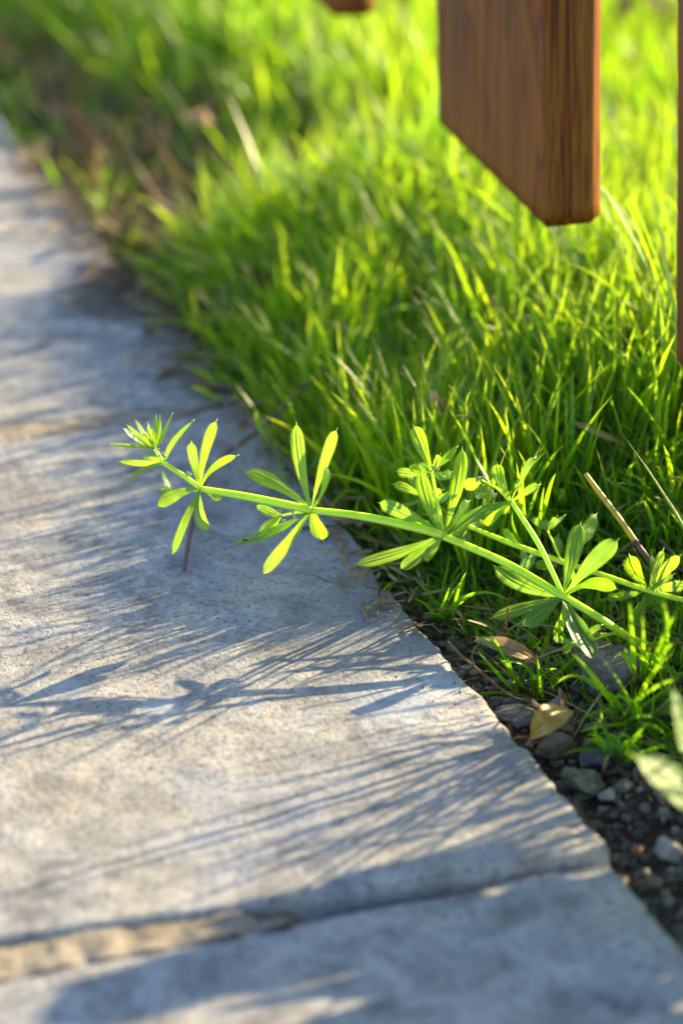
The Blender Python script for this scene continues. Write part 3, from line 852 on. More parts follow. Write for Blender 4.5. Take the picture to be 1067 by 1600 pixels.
CAMP = Vector((0, 0, CAM_H))
def leaf_mesh(P0, P1, P2, width, nh, prof=OBL, cup=0.25, nseg=18, prickle=True, tint=0.5, seed=0, wave=0.04, twist=0.0, spike=True):
    rr = random.Random(seed)
    V, A, C, F = [], [], [], []
    L = (P2 - P0).length
    cols = [-1, -0.72, -0.38, -0.1, 0, 0.1, 0.38, 0.72, 1]
    m = len(cols)
    C1 = P1 * 2 - (P0 + P2) * 0.5                      # bezier through P1
    ph, ph2 = rr.uniform(0, 6), rr.uniform(0, 6)
    edges = ([], [])
    for i in range(nseg + 1):
        s = i / nseg
        s = s if s < 0.5 else 0.5 + (s - 0.5) * 1.0
        p = P0 * (1 - s) ** 2 + C1 * 2 * s * (1 - s) + P2 * s * s
        T = ((C1 - P0) * (1 - s) + (P2 - C1) * s).normalized()
        S = T.cross(nh)
        S = S.normalized() if S.length > 1e-3 else T.cross(Vector((0, 0, 1))).normalized()
        Nn = S.cross(T).normalized()
        a = twist * (s - 0.3)
        S, Nn = S * math.cos(a) + Nn * math.sin(a), Nn * math.cos(a) - S * math.sin(a)
        w = np.interp(s, *prof) * width * 0.5
        for c in cols:
            off = cup * w * (abs(c) ** 1.6) - (0.16 * w if abs(c) < 0.05 else 0) + 0.09 * w * math.cos(abs(c) * 3.1 * 1.4)
            off += wave * width * math.sin(s * 9 + ph + c * 1.3) * (0.3 + abs(c)) + wave * 0.6 * width * math.sin(s * 21 + ph2 - c) * abs(c)
            V.append(p + S * c * w + Nn * off); A.append(s); C.append(c)
        if 0.12 < s < 0.97:
            edges[0].append((V[-m], -S, T)); edges[1].append((V[-1], S, T))
    for i in range(nseg):
        for k in range(m - 1):
            a = i * m + k
            F.append((a, a + 1, a + m + 1, a + m))
    if spike:
        T = (P2 - C1).normalized(); b = len(V)
        sd = T.cross(nh).normalized()
        V += [P2 - sd * 0.00022 - T * .0003, P2 + sd * 0.00022 - T * .0003, P2 + nh * 0.0002, P2 + T * 0.0011]
        A += [1.0] * 4; C += [0] * 4
        F += [(b, b + 1, b + 3), (b + 1, b + 2, b + 3), (b + 2, b, b + 3)]
    if prickle:
        for E in edges:
            for i in range(len(E) - 1):
                n_ = max(1, int((E[i + 1][0] - E[i][0]).length / 0.00055))
                for k in range(n_):
                    f = (k + 0.5) / n_
                    p = E[i][0] * (1 - f) + E[i + 1][0] * f; S, T = E[i][1], E[i][2]
                    ln = rr.uniform(0.0003, 0.0006); b = len(V)
                    V += [p - T * 0.0001, p + T * 0.0001, p + S * ln + T * ln * 0.5]
                    A += [0.5] * 3; C += [0.05] * 3
                    F.append((b, b + 1, b + 2))
    return mesh('leaf', V, F, True, dict(tint=[tint] * len(V), along=A, across=C))

def facing(P0, P2, roll):
    """leaf normal: towards the viewer, rolled about the leaf's own axis"""
    T = (P2 - P0).normalized()
    n = (CAMP - P0).normalized()
    n = (n - T * n.dot(T)).normalized()
    return (Matrix.Rotation(roll, 3, T) @ n).normalized()
HALF = (SUN + (CAMP - W(500, 800)).normalized()).normalized()

lrand = random.Random(77)
def add_leaf(parent, base, tip, w, mid=None, dd=None, roll=None, prof=OBL, shine=False, tint=None, depth=FOCUS, bdepth=None, bow=None, name='leaf', mat='cleavers', cup=None, prickle=True, spike=True):
    bdepth = depth if bdepth is None else bdepth
    dd = lrand.uniform(-0.007, 0.007) if dd is None else dd
    P0 = W(*base, bdepth); P2 = W(*tip, depth + dd)
    if mid: P1 = W(*mid, (bdepth + depth + dd) / 2 + (bow if bow is not None else lrand.uniform(-0.0015, 0.0015)))
    else: P1 = (P0 + P2) / 2 + Vector((0, 0, 1)) * (P2 - P0).length * 0.05
    roll = lrand.uniform(-0.7, 0.7) if roll is None else roll
    nh = facing(P0, P2, roll)
    if shine:
        T = (P2 - P0).normalized(); nh = (HALF - T * HALF.dot(T)).normalized()
    if name == 'leaf' or True:
        width = 0.9 * w / FPX * depth / max(0.78, abs(nh.dot((CAMP - P0).normalized())))
    me = leaf_mesh(P0, P1, P2, width, nh, prof, cup if cup is not None else lrand.uniform(-0.1, 0.35), prickle=prickle,
                   tint=lrand.uniform(0.3, 1.0) if tint is None else tint, seed=lrand.randint(0, 9999), twist=lrand.uniform(-0.5, 0.5), spike=spike)
    o = link(name, me, parent, M[mat])
    o.matrix_parent_inverse = Matrix.Translation(-parent.location)
    return o

def add_stem(parent, pts, depths, radii, name='stem', mat='stem', bristly=6, square=0.25, tint=0.5, sides=10, rough=0.0, label=None):
    P = [W(x, y, d) for (x, y), d in zip(pts, depths)]
    me, pa, rad = tube_mesh(name, P, [r / FPX * FOCUS * 0.41 for r in radii], sides, square, 10, tint, rough)
    o = link(name, me, parent, M[mat]); o.matrix_parent_inverse = Matrix.Translation(-parent.location)
    if label: o['label'] = label
    if bristly:
        step = (pa[1] - pa[0]).length
        b = link('bristles', bristle_mesh(pa, rad, bristly, 0.0007, lrand), o, M['stem'])
        b.matrix_parent_inverse = Matrix.Translation(-parent.location)
        b['kind'] = 'stuff'
    return o

def add_buds(parent, spots, depth):
    for (x, y, r) in spots:
        bm = bmesh.new()
        c = W(x, y, depth)
        rr = r / FPX * depth
        for k in range(4):                       # four tiny petals round a round ovary
            a = k * math.pi / 2 + x
            v = bmesh.ops.create_icosphere(bm, subdivisions=1, radius=rr * 0.5)['verts']
            for q in v: q.co = Vector((q.co.x, q.co.y * 0.8, q.co.z * 0.7)) + c + Vector((math.cos(a), math.sin(a) * 0.6, 0.5)) * rr * 0.6
        v = bmesh.ops.create_icosphere(bm, subdivisions=2, radius=rr * 0.7)['verts']
        for q in v: q.co = q.co + c - Vector((0, 0, rr * 0.3))
        me = bpy.data.meshes.new('flower_bud'); bm.to_mesh(me); bm.free()
        for nm, val in (('tint', 0.6), ('along', 0.2), ('across', 0.5)):
            a_ = me.attributes.new(nm, 'FLOAT', 'POINT'); a_.data.foreach_set('value', [val] * len(me.vertices))
        o = link('flower_bud', me, parent, M['flower']); o.matrix_parent_inverse = Matrix.Translation(-parent.location)

# ------------------------------------------------------------------ first cleavers plant, reaching over the paving
dF, dD, dC, dB, dA = 0.700, 0.702, 0.704, 0.706, 0.706
ROOT = G(1040, 1012, SOIL_Z)
cl = empty('cleavers_plant', ROOT, 'bright green creeping cleavers weed stretching its whorled leaves left over the grey slab', 'plant')
add_stem(cl, [(1045, 1022), (985, 997), (935, 965), (879.6, 932), (790, 880), (693, 838)], [0.712, 0.705, dF, dF, dF, dD], [14, 14, 14, 14, 14, 14])
add_stem(cl, [(693, 836), (640, 822), (560, 806), (486, 797)], [dD, dD, dC, dC], [16, 16, 14.5, 12])
add_stem(cl, [(486, 797), (440, 787), (380, 775), (313.7, 764)], [dC, dC, dB, dB], [15, 15, 14, 11])
add_stem(cl, [(313.7, 763), (285, 742), (257.5, 723.5), (242, 701)], [dB, dB, dA, dA], [10, 9.5, 9, 7], bristly=5)
add_stem(cl, [(879.6, 932), (862, 893), (838, 845), (798.7, 784)], [dF, dF, dF + .002, dF + .004], [9, 10, 11, 9])
# tip cluster
A1, AP = (257.5, 723.5), (241.5, 701)
for tip, w, mid, kw in [((301.5, 657.8), 8, (270, 692), {}), ((187, 721), 10, (222, 724), {}), ((200, 755), 6, (226, 733), {}), ((222, 712), 9, (240, 716), {})]:
    add_leaf(cl, A1, tip, w, mid, depth=dA, prof=LAN, **kw)
for tip, w, mid in [((171, 694), 6, (208, 697)), ((193, 669), 7, (216, 688)), ((199, 664), 6, (220, 683)), ((211.5, 656), 9, (226, 678)),
                    ((232, 663), 7, (236, 684)), ((244, 651), 7, (244, 676)), ((250, 652), 8, (247, 678)), ((269, 647.5), 7, (254, 680)), ((222, 674), 7, (231, 688)), ((238, 670), 8, (240, 686))]:
    add_leaf(cl, AP, tip, w, mid, depth=dA, prof=LAN)
add_buds(cl, [(254, 708, 3), (247, 702, 3), (259, 714, 2.5), (250, 712, 2.5)], dA - 0.002)
# second whorl
B = (313.7, 763)
for tip, w, mid, kw in [((299, 691.5), 17, (304, 725), {}), ((338, 658), 15, (320, 708), {}), ((369.6, 712), 12, (333, 731.5), dict(shine=True)),
                        ((246.6, 791), 20, (280, 771), dict(shine=True)), ((269.6, 867), 14, (292, 808), {}), ((325, 828), 19, (312, 798), {}),
                        ((345.5, 779), 15, (330, 768), dict(dd=0.012))]:
    add_leaf(cl, B, tip, w, mid, depth=dB, **kw)
add_stem(cl, [(311, 765), (290, 769), (271, 771)], [dB + .003, dB + .005, dB + .006], [4, 4, 3], bristly=2)
for tip, w, mid in [((253.7, 736.5), 9, (262, 757)), ((247, 764), 9, (256, 768)), ((262, 780), 9, (264, 776))]:
    add_leaf(cl, (271, 771), tip, w, mid, depth=dB + .006, prof=LAN)
add_buds(cl, [(297, 741, 3.2), (294, 738, 2.5)], dB)
# third whorl
C3 = (486, 796.5)
for tip, w, mid, kw in [((385.6, 737.7), 25, (434, 757), dict(roll=0.3)), ((463, 663), 23, (470, 730.6), {}), ((525.3, 672.5), 18, (505.6, 725), dict(roll=-0.5, tint=0.9)),
                        ((510.5, 728.7), 13, (505.6, 764), dict(shine=True, dd=-0.003)), ((364, 850.6), 19, (428, 829), dict(roll=0.7, tint=0.15)),
                        ((411, 897.4), 21, (452, 846), {}), ((504, 843), 24, (494, 818), dict(dd=0.006))]:
    add_leaf(cl, C3, tip, w, mid, depth=dC, **kw)
add_stem(cl, [(484, 799), (462, 801), (440, 806)], [dC + .001, dC + .003, dC + .004], [5, 5, 4.5], bristly=3)
for tip, w, mid in [((400.6, 789.6), 14, (420, 799)), ((404, 830), 13, (422, 819)), ((396, 846), 8, (420, 830))]:
    add_leaf(cl, (440, 806), tip, w, mid, depth=dC + .004, prof=LAN)
add_buds(cl, [(438, 797, 4), (457, 799, 4), (443, 813, 3), (460, 807, 3)], dC)
# fourth whorl and its upright side shoots
D4 = (693, 835)
for tip, w, mid, kw in [((721.5, 702), 25, (712, 765), dict(roll=0.2, tint=0.9)), ((657, 738), 23, (670, 789), dict(tint=0.6)), ((592.5, 786), 23, (640, 806), {}),
                        ((553.5, 883), 21, (630, 861), dict(roll=0.3)), ((625.5, 889), 21, (654, 866), {}), ((661.5, 874), 17, (676, 858), dict(shine=True)),
                        ((732, 784), 22, (716, 806), dict(tint=0.05, roll=1.0, dd=0.006))]:
    add_leaf(cl, D4, tip, w, mid, depth=dD, **kw)
add_stem(cl, [(692, 832), (684, 790), (674, 737)], [dD, dD + .002, dD + .003], [7, 7, 6], bristly=4, tint=0.9)
for tip, w, mid, kw in [((645.7, 666), 24, (660, 700), dict(tint=1.0, roll=0.1)), ((713, 699), 14, (694, 718), {}), ((687, 711), 9, (681, 724), {}), ((619, 737), 15, (645, 739), {}),
                        ((641, 727), 14, (656, 735), {}), ((655, 724), 9, (664, 732), {}), ((705, 738), 12, (692, 742), {}), ((693, 745), 10, (686, 744), {})]:
    add_leaf(cl, (674, 737), tip, w, mid, depth=dD + .003, **kw)
add_stem(cl, [(690, 830), (677, 800), (661, 776)], [dD, dD + .005, dD + .008], [5, 5, 4], bristly=3)
for tip, w, mid, kw in [((615, 756), 15, (638, 764), {}), ((619.5, 790), 6, (641, 788), {}), ((640, 742), 15, (650, 756), {}), ((663, 740), 12, (664, 755), {}), ((690, 766), 10, (677, 771), {}),
                        ((703, 770), 12, (685, 780), dict(tint=0.1))]:
    add_leaf(cl, (661, 776), tip, w, mid, depth=dD + .008, **kw)
add_buds(cl, [(676, 730, 4), (684, 733, 3), (668, 744, 3), (663, 770, 3)], dD + .002)
# whorl on the upright side branch
E5 = (798.7, 784)
dE = dF + .004
for tip, w, mid, kw in [((776, 725), 20, (782, 752), {}), ((835, 716), 13, (817, 743), dict(roll=-0.8, tint=0.8)), ((841, 758), 14, (822, 768), dict(shine=True)),
                        ((756, 819.5), 15, (773, 805), {}), ((706, 828), 23, (755, 798), dict(tint=0.1, roll=0.6)), ((788, 803), 13, (790, 793), {}), ((815, 796), 10, (808, 789), dict(dd=0.01))]:
    add_leaf(cl, E5, tip, w, mid, depth=dE, **kw)
add_stem(cl, [(797, 783), (775, 762), (752, 750)], [dE, dE + .001, dE + .002], [7, 5, 4], bristly=3)
for base, tip, w, mid, kw in [((766, 756), (741, 712.5), 7, (754, 734), dict(shine=True)), ((751, 752), (724, 760), 17, (737, 756), dict(tint=1.0)), ((756, 756), (746, 780), 14, (752, 768), dict(tint=0.9)),
                              ((770, 760), (772, 740), 8, (770, 750), {}), ((765, 758), (755, 790), 10, (762, 775), {})]:
    add_leaf(cl, base, tip, w, mid, depth=dE + .002, prof=LAN, **kw)
add_buds(cl, [(750, 747, 4.5), (745, 750, 3.5), (772, 773, 5), (756, 745, 3), (768, 768, 3)], dE - .001)
# fifth whorl, close to the ground
F6 = (879.6, 932)
for tip, w, mid, kw in [((772, 884.5), 25, (822, 917), {}), ((768, 966), 20, (828, 947), {}), ((817, 976), 27, (846.6, 956), dict(dd=-0.004)),
                        ((906, 818.5), 28, (893, 872), dict(roll=0.4, tint=0.35)), ((964, 844), 29, (921, 883), dict(roll=-0.4, tint=0.4)), ((963, 920), 22, (921, 912), dict(roll=0.8, tint=0.15)),
                        ((925, 1029), 34, (900, 983), dict(tint=0.1, dd=-0.012, roll=-0.5)), ((865, 990), 12, (878, 968), dict(dd=0.008, tint=0.5))]:
    add_leaf(cl, F6, tip, w, mid, depth=dF, **kw)
add_stem(cl, [(1000, 1000), (960, 990), (925, 1000), (893, 1006)], [dF + .003, dF + .003, dF, dF - .002], [6, 6, 5, 5], bristly=2)
for tip, w, mid, kw in [((864, 991), 12, (880, 1000), dict(tint=0.3)), ((877, 1016), 10, (888, 1012), {}), ((939, 977), 10, (918, 990), {}), ((942, 990), 8, (920, 996), {})]:
    add_leaf(cl, (900, 1004), tip, w, mid, depth=dF - .001, **kw)

# ------------------------------------------------------------------ second cleavers stem, behind the first
ROOT2 = G(1130, 975, SOIL_Z)
c2 = empty('cleavers_plant', ROOT2, 'second thinner cleavers stem running through the grass behind the first, small whorl at right edge', 'plant')
g0 = 0.716
add_stem(c2, [(1135, 955), (1067, 938), (1012, 923), (945, 900), (877.5, 878), (800, 850), (730.5, 822)], [g0 - .002] * 3 + [g0] * 4, [12, 11, 10, 10.5, 11, 11, 8])
for base, tip, w, mid, kw in [((730, 822), (756, 814), 9, (744, 820), dict(shine=True)), ((730, 822), (727, 850), 11, (728, 836), {}), ((730, 822), (700, 838), 12, (716, 830), {}),
                              ((818, 857), (786, 827), 11, (800, 842), dict(tint=1)), ((818, 857), (819, 872), 9, (818, 864), {}), ((843, 862), (809.5, 891), 21, (826, 877), dict(tint=0.0, roll=0.6)),
                              ((877, 878), (836, 880), 14, (856, 882), dict(tint=0.1)), ((877, 877), (871, 838), 17, (870, 860), dict(tint=0.1, roll=1.0)), ((879, 876), (931, 804), 22, (908, 842), dict(tint=1, dd=.01)),
                              ((879, 878), (898, 905), 14, (889, 892), dict(tint=0.2))]:
    add_leaf(c2, base, tip, w, mid, depth=g0, **kw)
add_stem(c2, [(876, 876), (865, 850), (855, 829)], [g0, g0 - .002, g0 - .002], [5, 4, 4], bristly=3)
for tip, w, mid in [((830, 811), 10, (842, 817)), ((869, 808), 10, (863, 818)), ((881, 806), 4, (868, 817)), ((852, 812), 6, (853, 820))]:
    add_leaf(c2, (855, 829), tip, w, mid, depth=g0 - .002, prof=LAN)
I7 = (1012, 923)
for tip, w, mid, kw in [((982.5, 868), 23, (993, 895), dict(tint=1)), ((1035, 860), 13, (1024, 890), dict(tint=1)), ((1061, 869), 19, (1034, 896), dict(tint=.9)), ((1017.5, 867), 9, (1020, 895), {}),
                        ((1051, 898), 8, (1032, 910), {}), ((1076, 914), 17, (1040, 918), dict(tint=1)), ((946, 935), 15, (978, 930), dict(tint=.3)), ((1040, 951), 24, (1024, 938), dict(tint=.1)), ((977, 986), 24, (1000, 950), dict(tint=.15, dd=-.006))]:
    add_leaf(c2, I7, tip, w, mid, depth=g0 - .002, **kw)

# ------------------------------------------------------------------ withered culm, runners, twig
cu = empty('withered_culm', G(1090, 960, SOIL_Z), 'thick yellow-brown broken grass stalk slanting up out of the grass at the right', 'stalk')
add_stem(cu, [(1090, 945), (1052, 909), (1021, 883), (993, 848)], [.722, .722, .722, .722], [10, 10, 11, 11], mat='runner', bristly=0, square=0, tint=0.9, rough=0.0, label='greyish brown lower joint of the stalk')
add_stem(cu, [(993, 848), (965, 808), (930, 762), (914, 740)], [.722, .722, .722, .722], [12.5, 12, 11, 9], mat='culm', bristly=0, square=0, tint=0.9, rough=0.0)
add_stem(cu, [(995, 850), (993, 848), (990, 844)], [.722] * 3, [13, 15, 13], name='node', mat='runner', bristly=0, square=0, tint=0.4)

ru = empty('dry_stalk', G(470, 640, SOIL_Z), 'thin purplish brown bare stalk arching down to the slab behind the plant tip', 'stalk')
def ground_stem(par, pts, rad, mat='runner', tint=.3, name='stem', label=None):
    P = [G(x, y, z) for x, y, z in pts]
    me, pa, rr_ = tube_mesh(name, P, [r / 2000 for r in rad], 8, 0, 8, tint, 0.1)
    o = link(name, me, par, M[mat]); o.matrix_parent_inverse = Matrix.Translation(-par.location)
    return o
ground_stem(ru, [(520, 560, .012), (470, 610, .012), (410, 668, .007), (350, 712, .004), (318, 757, .003), (299, 825, .0025), (288, 890, .002)], [1.1, 1.2, 1.35, 1.5, 1.6, 1.6, 1.3], tint=.6)
rn = empty('grass_runner', G(560, 800, SOIL_Z), 'dark red grass runner with one pale green tip leaf lying over the slab corner', 'runner')
ground_stem(rn, [(590, 850, -.008), (520, 790, .003), (470, 745, .006), (430, 700, .008), (385, 655, .010), (345, 627, .011)], [1.6, 1.6, 1.5, 1.4, 1.2, 1.0])
def ground_leaf(par, b, m_, t, w, mat='grass', tint=.8, prof=LAN, cup=.3, nh=Vector((0, -.3, 1)), name='leaf', wave=.03, nseg=14, twist=.3):
    P0, P1, P2 = G(*b), G(*m_), G(*t)
    me = leaf_mesh(P0, P1, P2, w, nh.normalized(), prof, cup, nseg, False, tint, lrand.randint(0, 999), wave, twist, False)
    if par is None:
        c = (P0 + P2) / 2; c.z = min(P0.z, P2.z)
        me.transform(Matrix.Translation(-c))
        o = link(name, me, None, M[mat]); o.location = c
        return o
    o = link(name, me, par, M[mat]); o.matrix_parent_inverse = Matrix.Translation(-par.location)
    return o
ground_leaf(rn, (350, 630, .011), (322, 614, .014), (297, 604, .016), .0024)
ground_leaf(rn, (440, 706, .008), (408, 672, .014), (400, 640, .022), .0022, tint=.3)
ground_leaf(rn, (470, 745, .006), (500, 715, .012), (520, 680, .02), .0022, tint=.2)

tw = empty('twig', G(740, 1040, SOIL_Z), 'thin bent brown twig lying along the soil beside the slab edge', 'twig')
ground_stem(tw, [(699, 1002, .000), (718, 1022, -.002), (740, 1041, -.003), (770, 1066, -.005), (800, 1088, -.006), (830, 1096, -.008)], [.6, .8, .8, .7, .6, .4], mat='dry', tint=.5)
ground_stem(tw, [(740, 1041, -.003), (738, 1020, .004), (752, 1000, .008)], [.7, .5, .3], mat='dry', tint=.4, name='side_twig')

# ------------------------------------------------------------------ fallen leaves
o = ground_leaf(None, (888, 1108, -.001), (856, 1124, .003), (824, 1158, -.007), .0082, 'yellow_leaf', .75, OVA, .3, Vector((-.25, -.8, .8)), 'fallen_leaf', .025, 22, .05)
tag(o, 'oval yellow-brown fallen leaf resting on the gravel by the slab', 'leaf')
o = ground_leaf(None, (742, 1000, .000), (792, 1012, .003), (842, 1036, -.003), .0050, 'bamboo_leaf', .6, LAN, .45, Vector((0, -.7, .8)), 'dead_leaf', .03, 20, .1)
tag(o, 'long straw-brown dead blade with parallel veins lying below the creeping stem', 'leaf')
o = ground_leaf(None, (845, 1106, -.007), (868, 1104, -.002), (896, 1114, -.006), .009, 'brown_leaf', .7, OVA, .5, Vector((.1, -.5, 1)), 'crumpled_leaf', .14, 20, .5)
tag(o, 'crumpled pinkish-brown dead leaf just behind the yellow one', 'leaf')
o = ground_leaf(None, (800, 525, .018), (785, 495, .035), (763, 462, .05), .0045, 'bamboo_leaf', .9, LAN, .5, Vector((.2, -.9, .4)), 'dry_grass_strand', .08, 18, .8)
tag(o, 'pale dead blade standing in the bright grass below the hanging board', 'leaf')
o = ground_leaf(None, (696, 650, .030), (680, 622, .038), (668, 618, .036), .0032, 'bamboo_leaf', .8, LAN, .6, Vector((.2, -.9, .4)), 'curled_blade', .1, 18, 1.5)
tag(o, 'small curled whitish dry blade caught in the shaded grass left of centre', 'leaf')
o = ground_leaf(None, (978, 698, .026), (935, 676, .032), (885, 655, .034), .0022, 'bamboo_leaf', .8, LAN, .6, Vector((.2, -.9, .4)), 'straw', .05, 18, 1.0)
tag(o, 'thin pale straw lying slanted across the grass at the right', 'straw')
o = ground_leaf(None, (966, 26, .05), (978, 8, .055), (985, -12, .06), .008, 'brown_leaf', .1, OVA, .4, Vector((-.2, -.9, .5)), 'dead_leaf', .1, 14, .5)
tag(o, 'dark red dead leaf in the blurred grass at the very top right', 'leaf')
o = ground_leaf(None, (1000, -12, .05), (1025, 4, .052), (1048, 24, .052), .007, 'bamboo_leaf', 1.0, LAN, .4, Vector((-.2, -.6, .8)), 'dead_leaf', .1, 14, .5)
tag(o, 'peach-coloured dead blade beside the dark red leaf at top right', 'leaf')
o = ground_leaf(None, (168, 320, .0), (148, 268, .012), (156, 222, .022), .007, 'yellow_leaf', .5, LAN, .4, Vector((-.2, -.9, .5)), 'dead_leaf', .06, 14, .5)
tag(o, 'orange-brown dead leaf standing in the blurred litter at upper left', 'leaf')
o = ground_leaf(None, (172, 345, .0), (164, 350, .008), (152, 354, .010), .005, 'bamboo_leaf', 1.0, LAN, .4, Vector((-.2, -.7, .8)), 'dry_grass_strand', .06, 14, .5)
tag(o, 'short pale straw blade at the foot of the orange-brown leaf', 'leaf')
o = ground_leaf(None, (285, 180, .03), (312, 183, .036), (340, 192, .032), .008, 'bamboo_leaf', 1.0, LAN, .4, Vector((-.1, -.6, .8)), 'dry_grass_strand', .06, 14, .2)
tag(o, 'broad pale dead blade lying across blurred grass at upper left', 'leaf')

# ------------------------------------------------------------------ grass tufts that stand out one by one
def tuft(root, specs, label, depth_hint=None, seed=0):
    """specs: (tip px, tip py, tip z, width, tint, bow)"""
    rr = random.Random(seed)
    R0 = G(*root)
    e = empty('grass_tuft', R0, label, 'grass tuft')
    filler = []
    for _ in range(9):
        a = rr.uniform(0, 6.3); q = R0 + Vector((math.cos(a), math.sin(a), 0)) * rr.uniform(.006, .02)
        filler.append((None, q, rr.uniform(.004, .022) + SOIL_Z, rr.uniform(.0014, .0022), rr.uniform(0, .35), .006))
    for (px, py, z, w, tint, bow) in specs + filler:
        P2 = G(px, py, z) if px is not None else Vector((py.x, py.y, z))
        tint *= .4
        P0 = R0 + Vector((rr.uniform(-.004, .004), rr.uniform(-.003, .003), 0))
        P1 = (P0 + P2) / 2 + Vector((rr.gauss(0, .0015), rr.gauss(0, .0015), bow * rr.uniform(.1, .8)))
        me = leaf_mesh(P0, P1, P2, w * .62, facing(P0, P2, rr.uniform(-.9, .9)), ([0, .08, .3, .55, .8, .93, 1], [.7, .85, 1, .92, .6, .28, .02]), .5, 16, False, tint, rr.randint(0, 999), .004, rr.uniform(-.8, .8), False)
        o = link('blade', me, e, M['grass']); o.matrix_parent_inverse = Matrix.Translation(-R0)
    return e
tuft((985, 1130, SOIL_Z + .004), [(862, 1075, .004, .0021, .5, .012), (892, 1020, .024, .0022, .8, .01), (940, 1030, .030, .0017, .9, .006), (978, 1090, .018, .0026, .7, .002), (893, 1133, .0, .0020, .3, .01),
     (895, 1145, -.002, .0020, .2, .008), (925, 1075, .012, .0018, .4, .008), (1050, 1020, .03, .0022, .8, .006), (1020, 1120, .01, .002, .3, .006), (1065, 1060, .03, .002, .6, .006), (1040, 1150, .008, .0022, .3, .006),
     (950, 1105, .006, .0018, .3, .008)],
     'spreading grass tuft in front of the limestone chunk, right above the gravel', seed=3)
tuft((1010, 1075, SOIL_Z + .004), [(982, 940, .045, .0024, .8, .006), (1002, 960, .045, .002, .9, .004), (1030, 930, .055, .0024, .8, .006), (988, 1000, .02, .002, .7, .004), (1060, 950, .05, .0024, .7, .006),
     (1015, 1010, .03, .0026, .5, .003), (1055, 1000, .04, .0024, .4, .008), (1035, 985, .05, .0018, .9, .004), (960, 1040, .02, .002, .5, .01), (975, 1010, .025, .0016, .9, .002)],
     'upright grass tuft right of the limestone chunk at the right edge', seed=5)
tuft((960, 1185, SOIL_Z + .004), [(880, 1180, -.002, .0024, .2, .004), (1010, 1130, .012, .0022, .2, .004), (1040, 1165, .01, .002, .2, .004), (910, 1160, .0, .0018, .2, .004)],
     'low dark grass tuft lying flat over the stones left of the broad leaf', seed=6)
tuft((690, 975, SOIL_Z + .003), [(659, 958, .002, .0018, .2, .006), (702, 917, .016, .0017, .3, .004), (730, 890, .022, .0016, .4, .006), (735, 932, .012, .0018, .3, .006), (722, 906, .01, .0019, .3, .002), (800, 942, .008, .0018, .3, .01), (706, 996, -.004, .0018, .3, .003), (640, 935, .004, .0016, .2, .004)],
     'small dark grass tuft beside the slab edge below the middle whorl', seed=7)
tuft((820, 1085, SOIL_Z + .002), [(700, 1095, -.008, .0018, .5, .004), (778, 1028, .004, .0017, .4, .004), (790, 1050, .0, .002, .3, .004), (760, 985, .012, .0014, .4, .008), (838, 1022, .008, .0018, .2, .004), (870, 1046, .0, .0016, .2, .004)],
     'sparse grass tuft on bare soil between the slab edge and the straw-brown leaf', seed=8)
tuft((640, 902, SOIL_Z + .004), [(571, 953, .0035, .0022, .6, .006), (596, 925, .004, .0016, .5, .005)],
     'short grass sprig whose blade lies on the slab edge', seed=9)
tuft((830, 880, SOIL_Z + .004), [(800, 800, .034, .002, .9, .004), (806, 722, .055, .0021, .8, .006), (815, 724, .054, .0018, .9, .005), (868, 740, .05, .0022, .7, .01), (850, 760, .05, .0018, .4, .008)],
     'upright grass tuft behind the bright side branch', seed=10)
tuft((745, 700, SOIL_Z + .004), [(712, 650, .05, .0024, .9, .008), (700, 600, .055, .0024, .7, .008), (735, 610, .06, .0022, .9, .006), (760, 590, .06, .0022, .8, .008), (716, 628, .05, .0026, 1.0, .004)],
     'sunlit grass tuft standing behind the upright side shoots', seed=12)

# ------------------------------------------------------------------ broad-leaved weed at the lower right
wd_root = Vector((0.150, 0.530, SOIL_Z))
wd = empty('broadleaf_weed', wd_root, 'pale green broad-leaved weed poking in from the right edge above the gravel', 'plant')
def weed_leaf(P0, P1, P2, w, nh, tint=.5, prof=OVA, cup=.2):
    me = leaf_mesh(Vector(P0), Vector(P1), Vector(P2), w, nh.normalized(), prof, cup, 24, False, tint, lrand.randint(0, 999), .03, .2, False)
    o = link('leaf', me, wd, M['weed']); o.matrix_parent_inverse = Matrix.Translation(-wd_root)
    s_ = tube_mesh('leaf_stalk', [wd_root, (wd_root + Vector(P0)) / 2 + Vector((0, 0, .012)), Vector(P0)], [.0014, .0012, .001], 8, 0, 6, .4)[0]
    q = link('leaf_stalk', s_, wd, M['weed']); q.matrix_parent_inverse = Matrix.Translation(-wd_root)
nrm = (SUN + (CAMP - W(1030, 1220)).normalized() * 0.7 + Vector((0, 0, .5))).normalized()
weed_leaf(W(1185, 1325, .572), W(1080, 1250, .572), W(982, 1178, .570), .0190, nrm, .8)
weed_leaf(W(1160, 1300, .585), W(1094, 1190, .588), W(1048, 1074, .59), .0175, nrm, .7)
wr = random.Random(31)
for k in range(20):  # unseen leaves, added out of frame to shade the front slab
    x = wr.uniform(.135, .205)
    if k < 17: c_, z = wr.uniform(.375, .470), .41 * (x - wr.uniform(.03, .095))
    else: c_, z = wr.uniform(.455, .505), .41 * (x + wr.uniform(-.01, .06))
    y = c_ + .649 * x
    a = wr.uniform(0, 6.3); l = wr.uniform(.032, .048)
    dv = Vector((math.cos(a) * .5, math.sin(a) * .6, wr.uniform(-.2, .7))).normalized()
    P0 = Vector((x, y, max(z, .012))) - dv * l * .5
    P0.x = max(P0.x, .118); P0.z = max(P0.z, .002)
    nn = (SUN + Vector((wr.gauss(0, .35), wr.gauss(0, .35), wr.gauss(0.3, .3)))).normalized()
    weed_leaf(P0, P0 + dv * l * .5 + nn * .003, P0 + dv * l, wr.uniform(.017, .026), nn, wr.random())

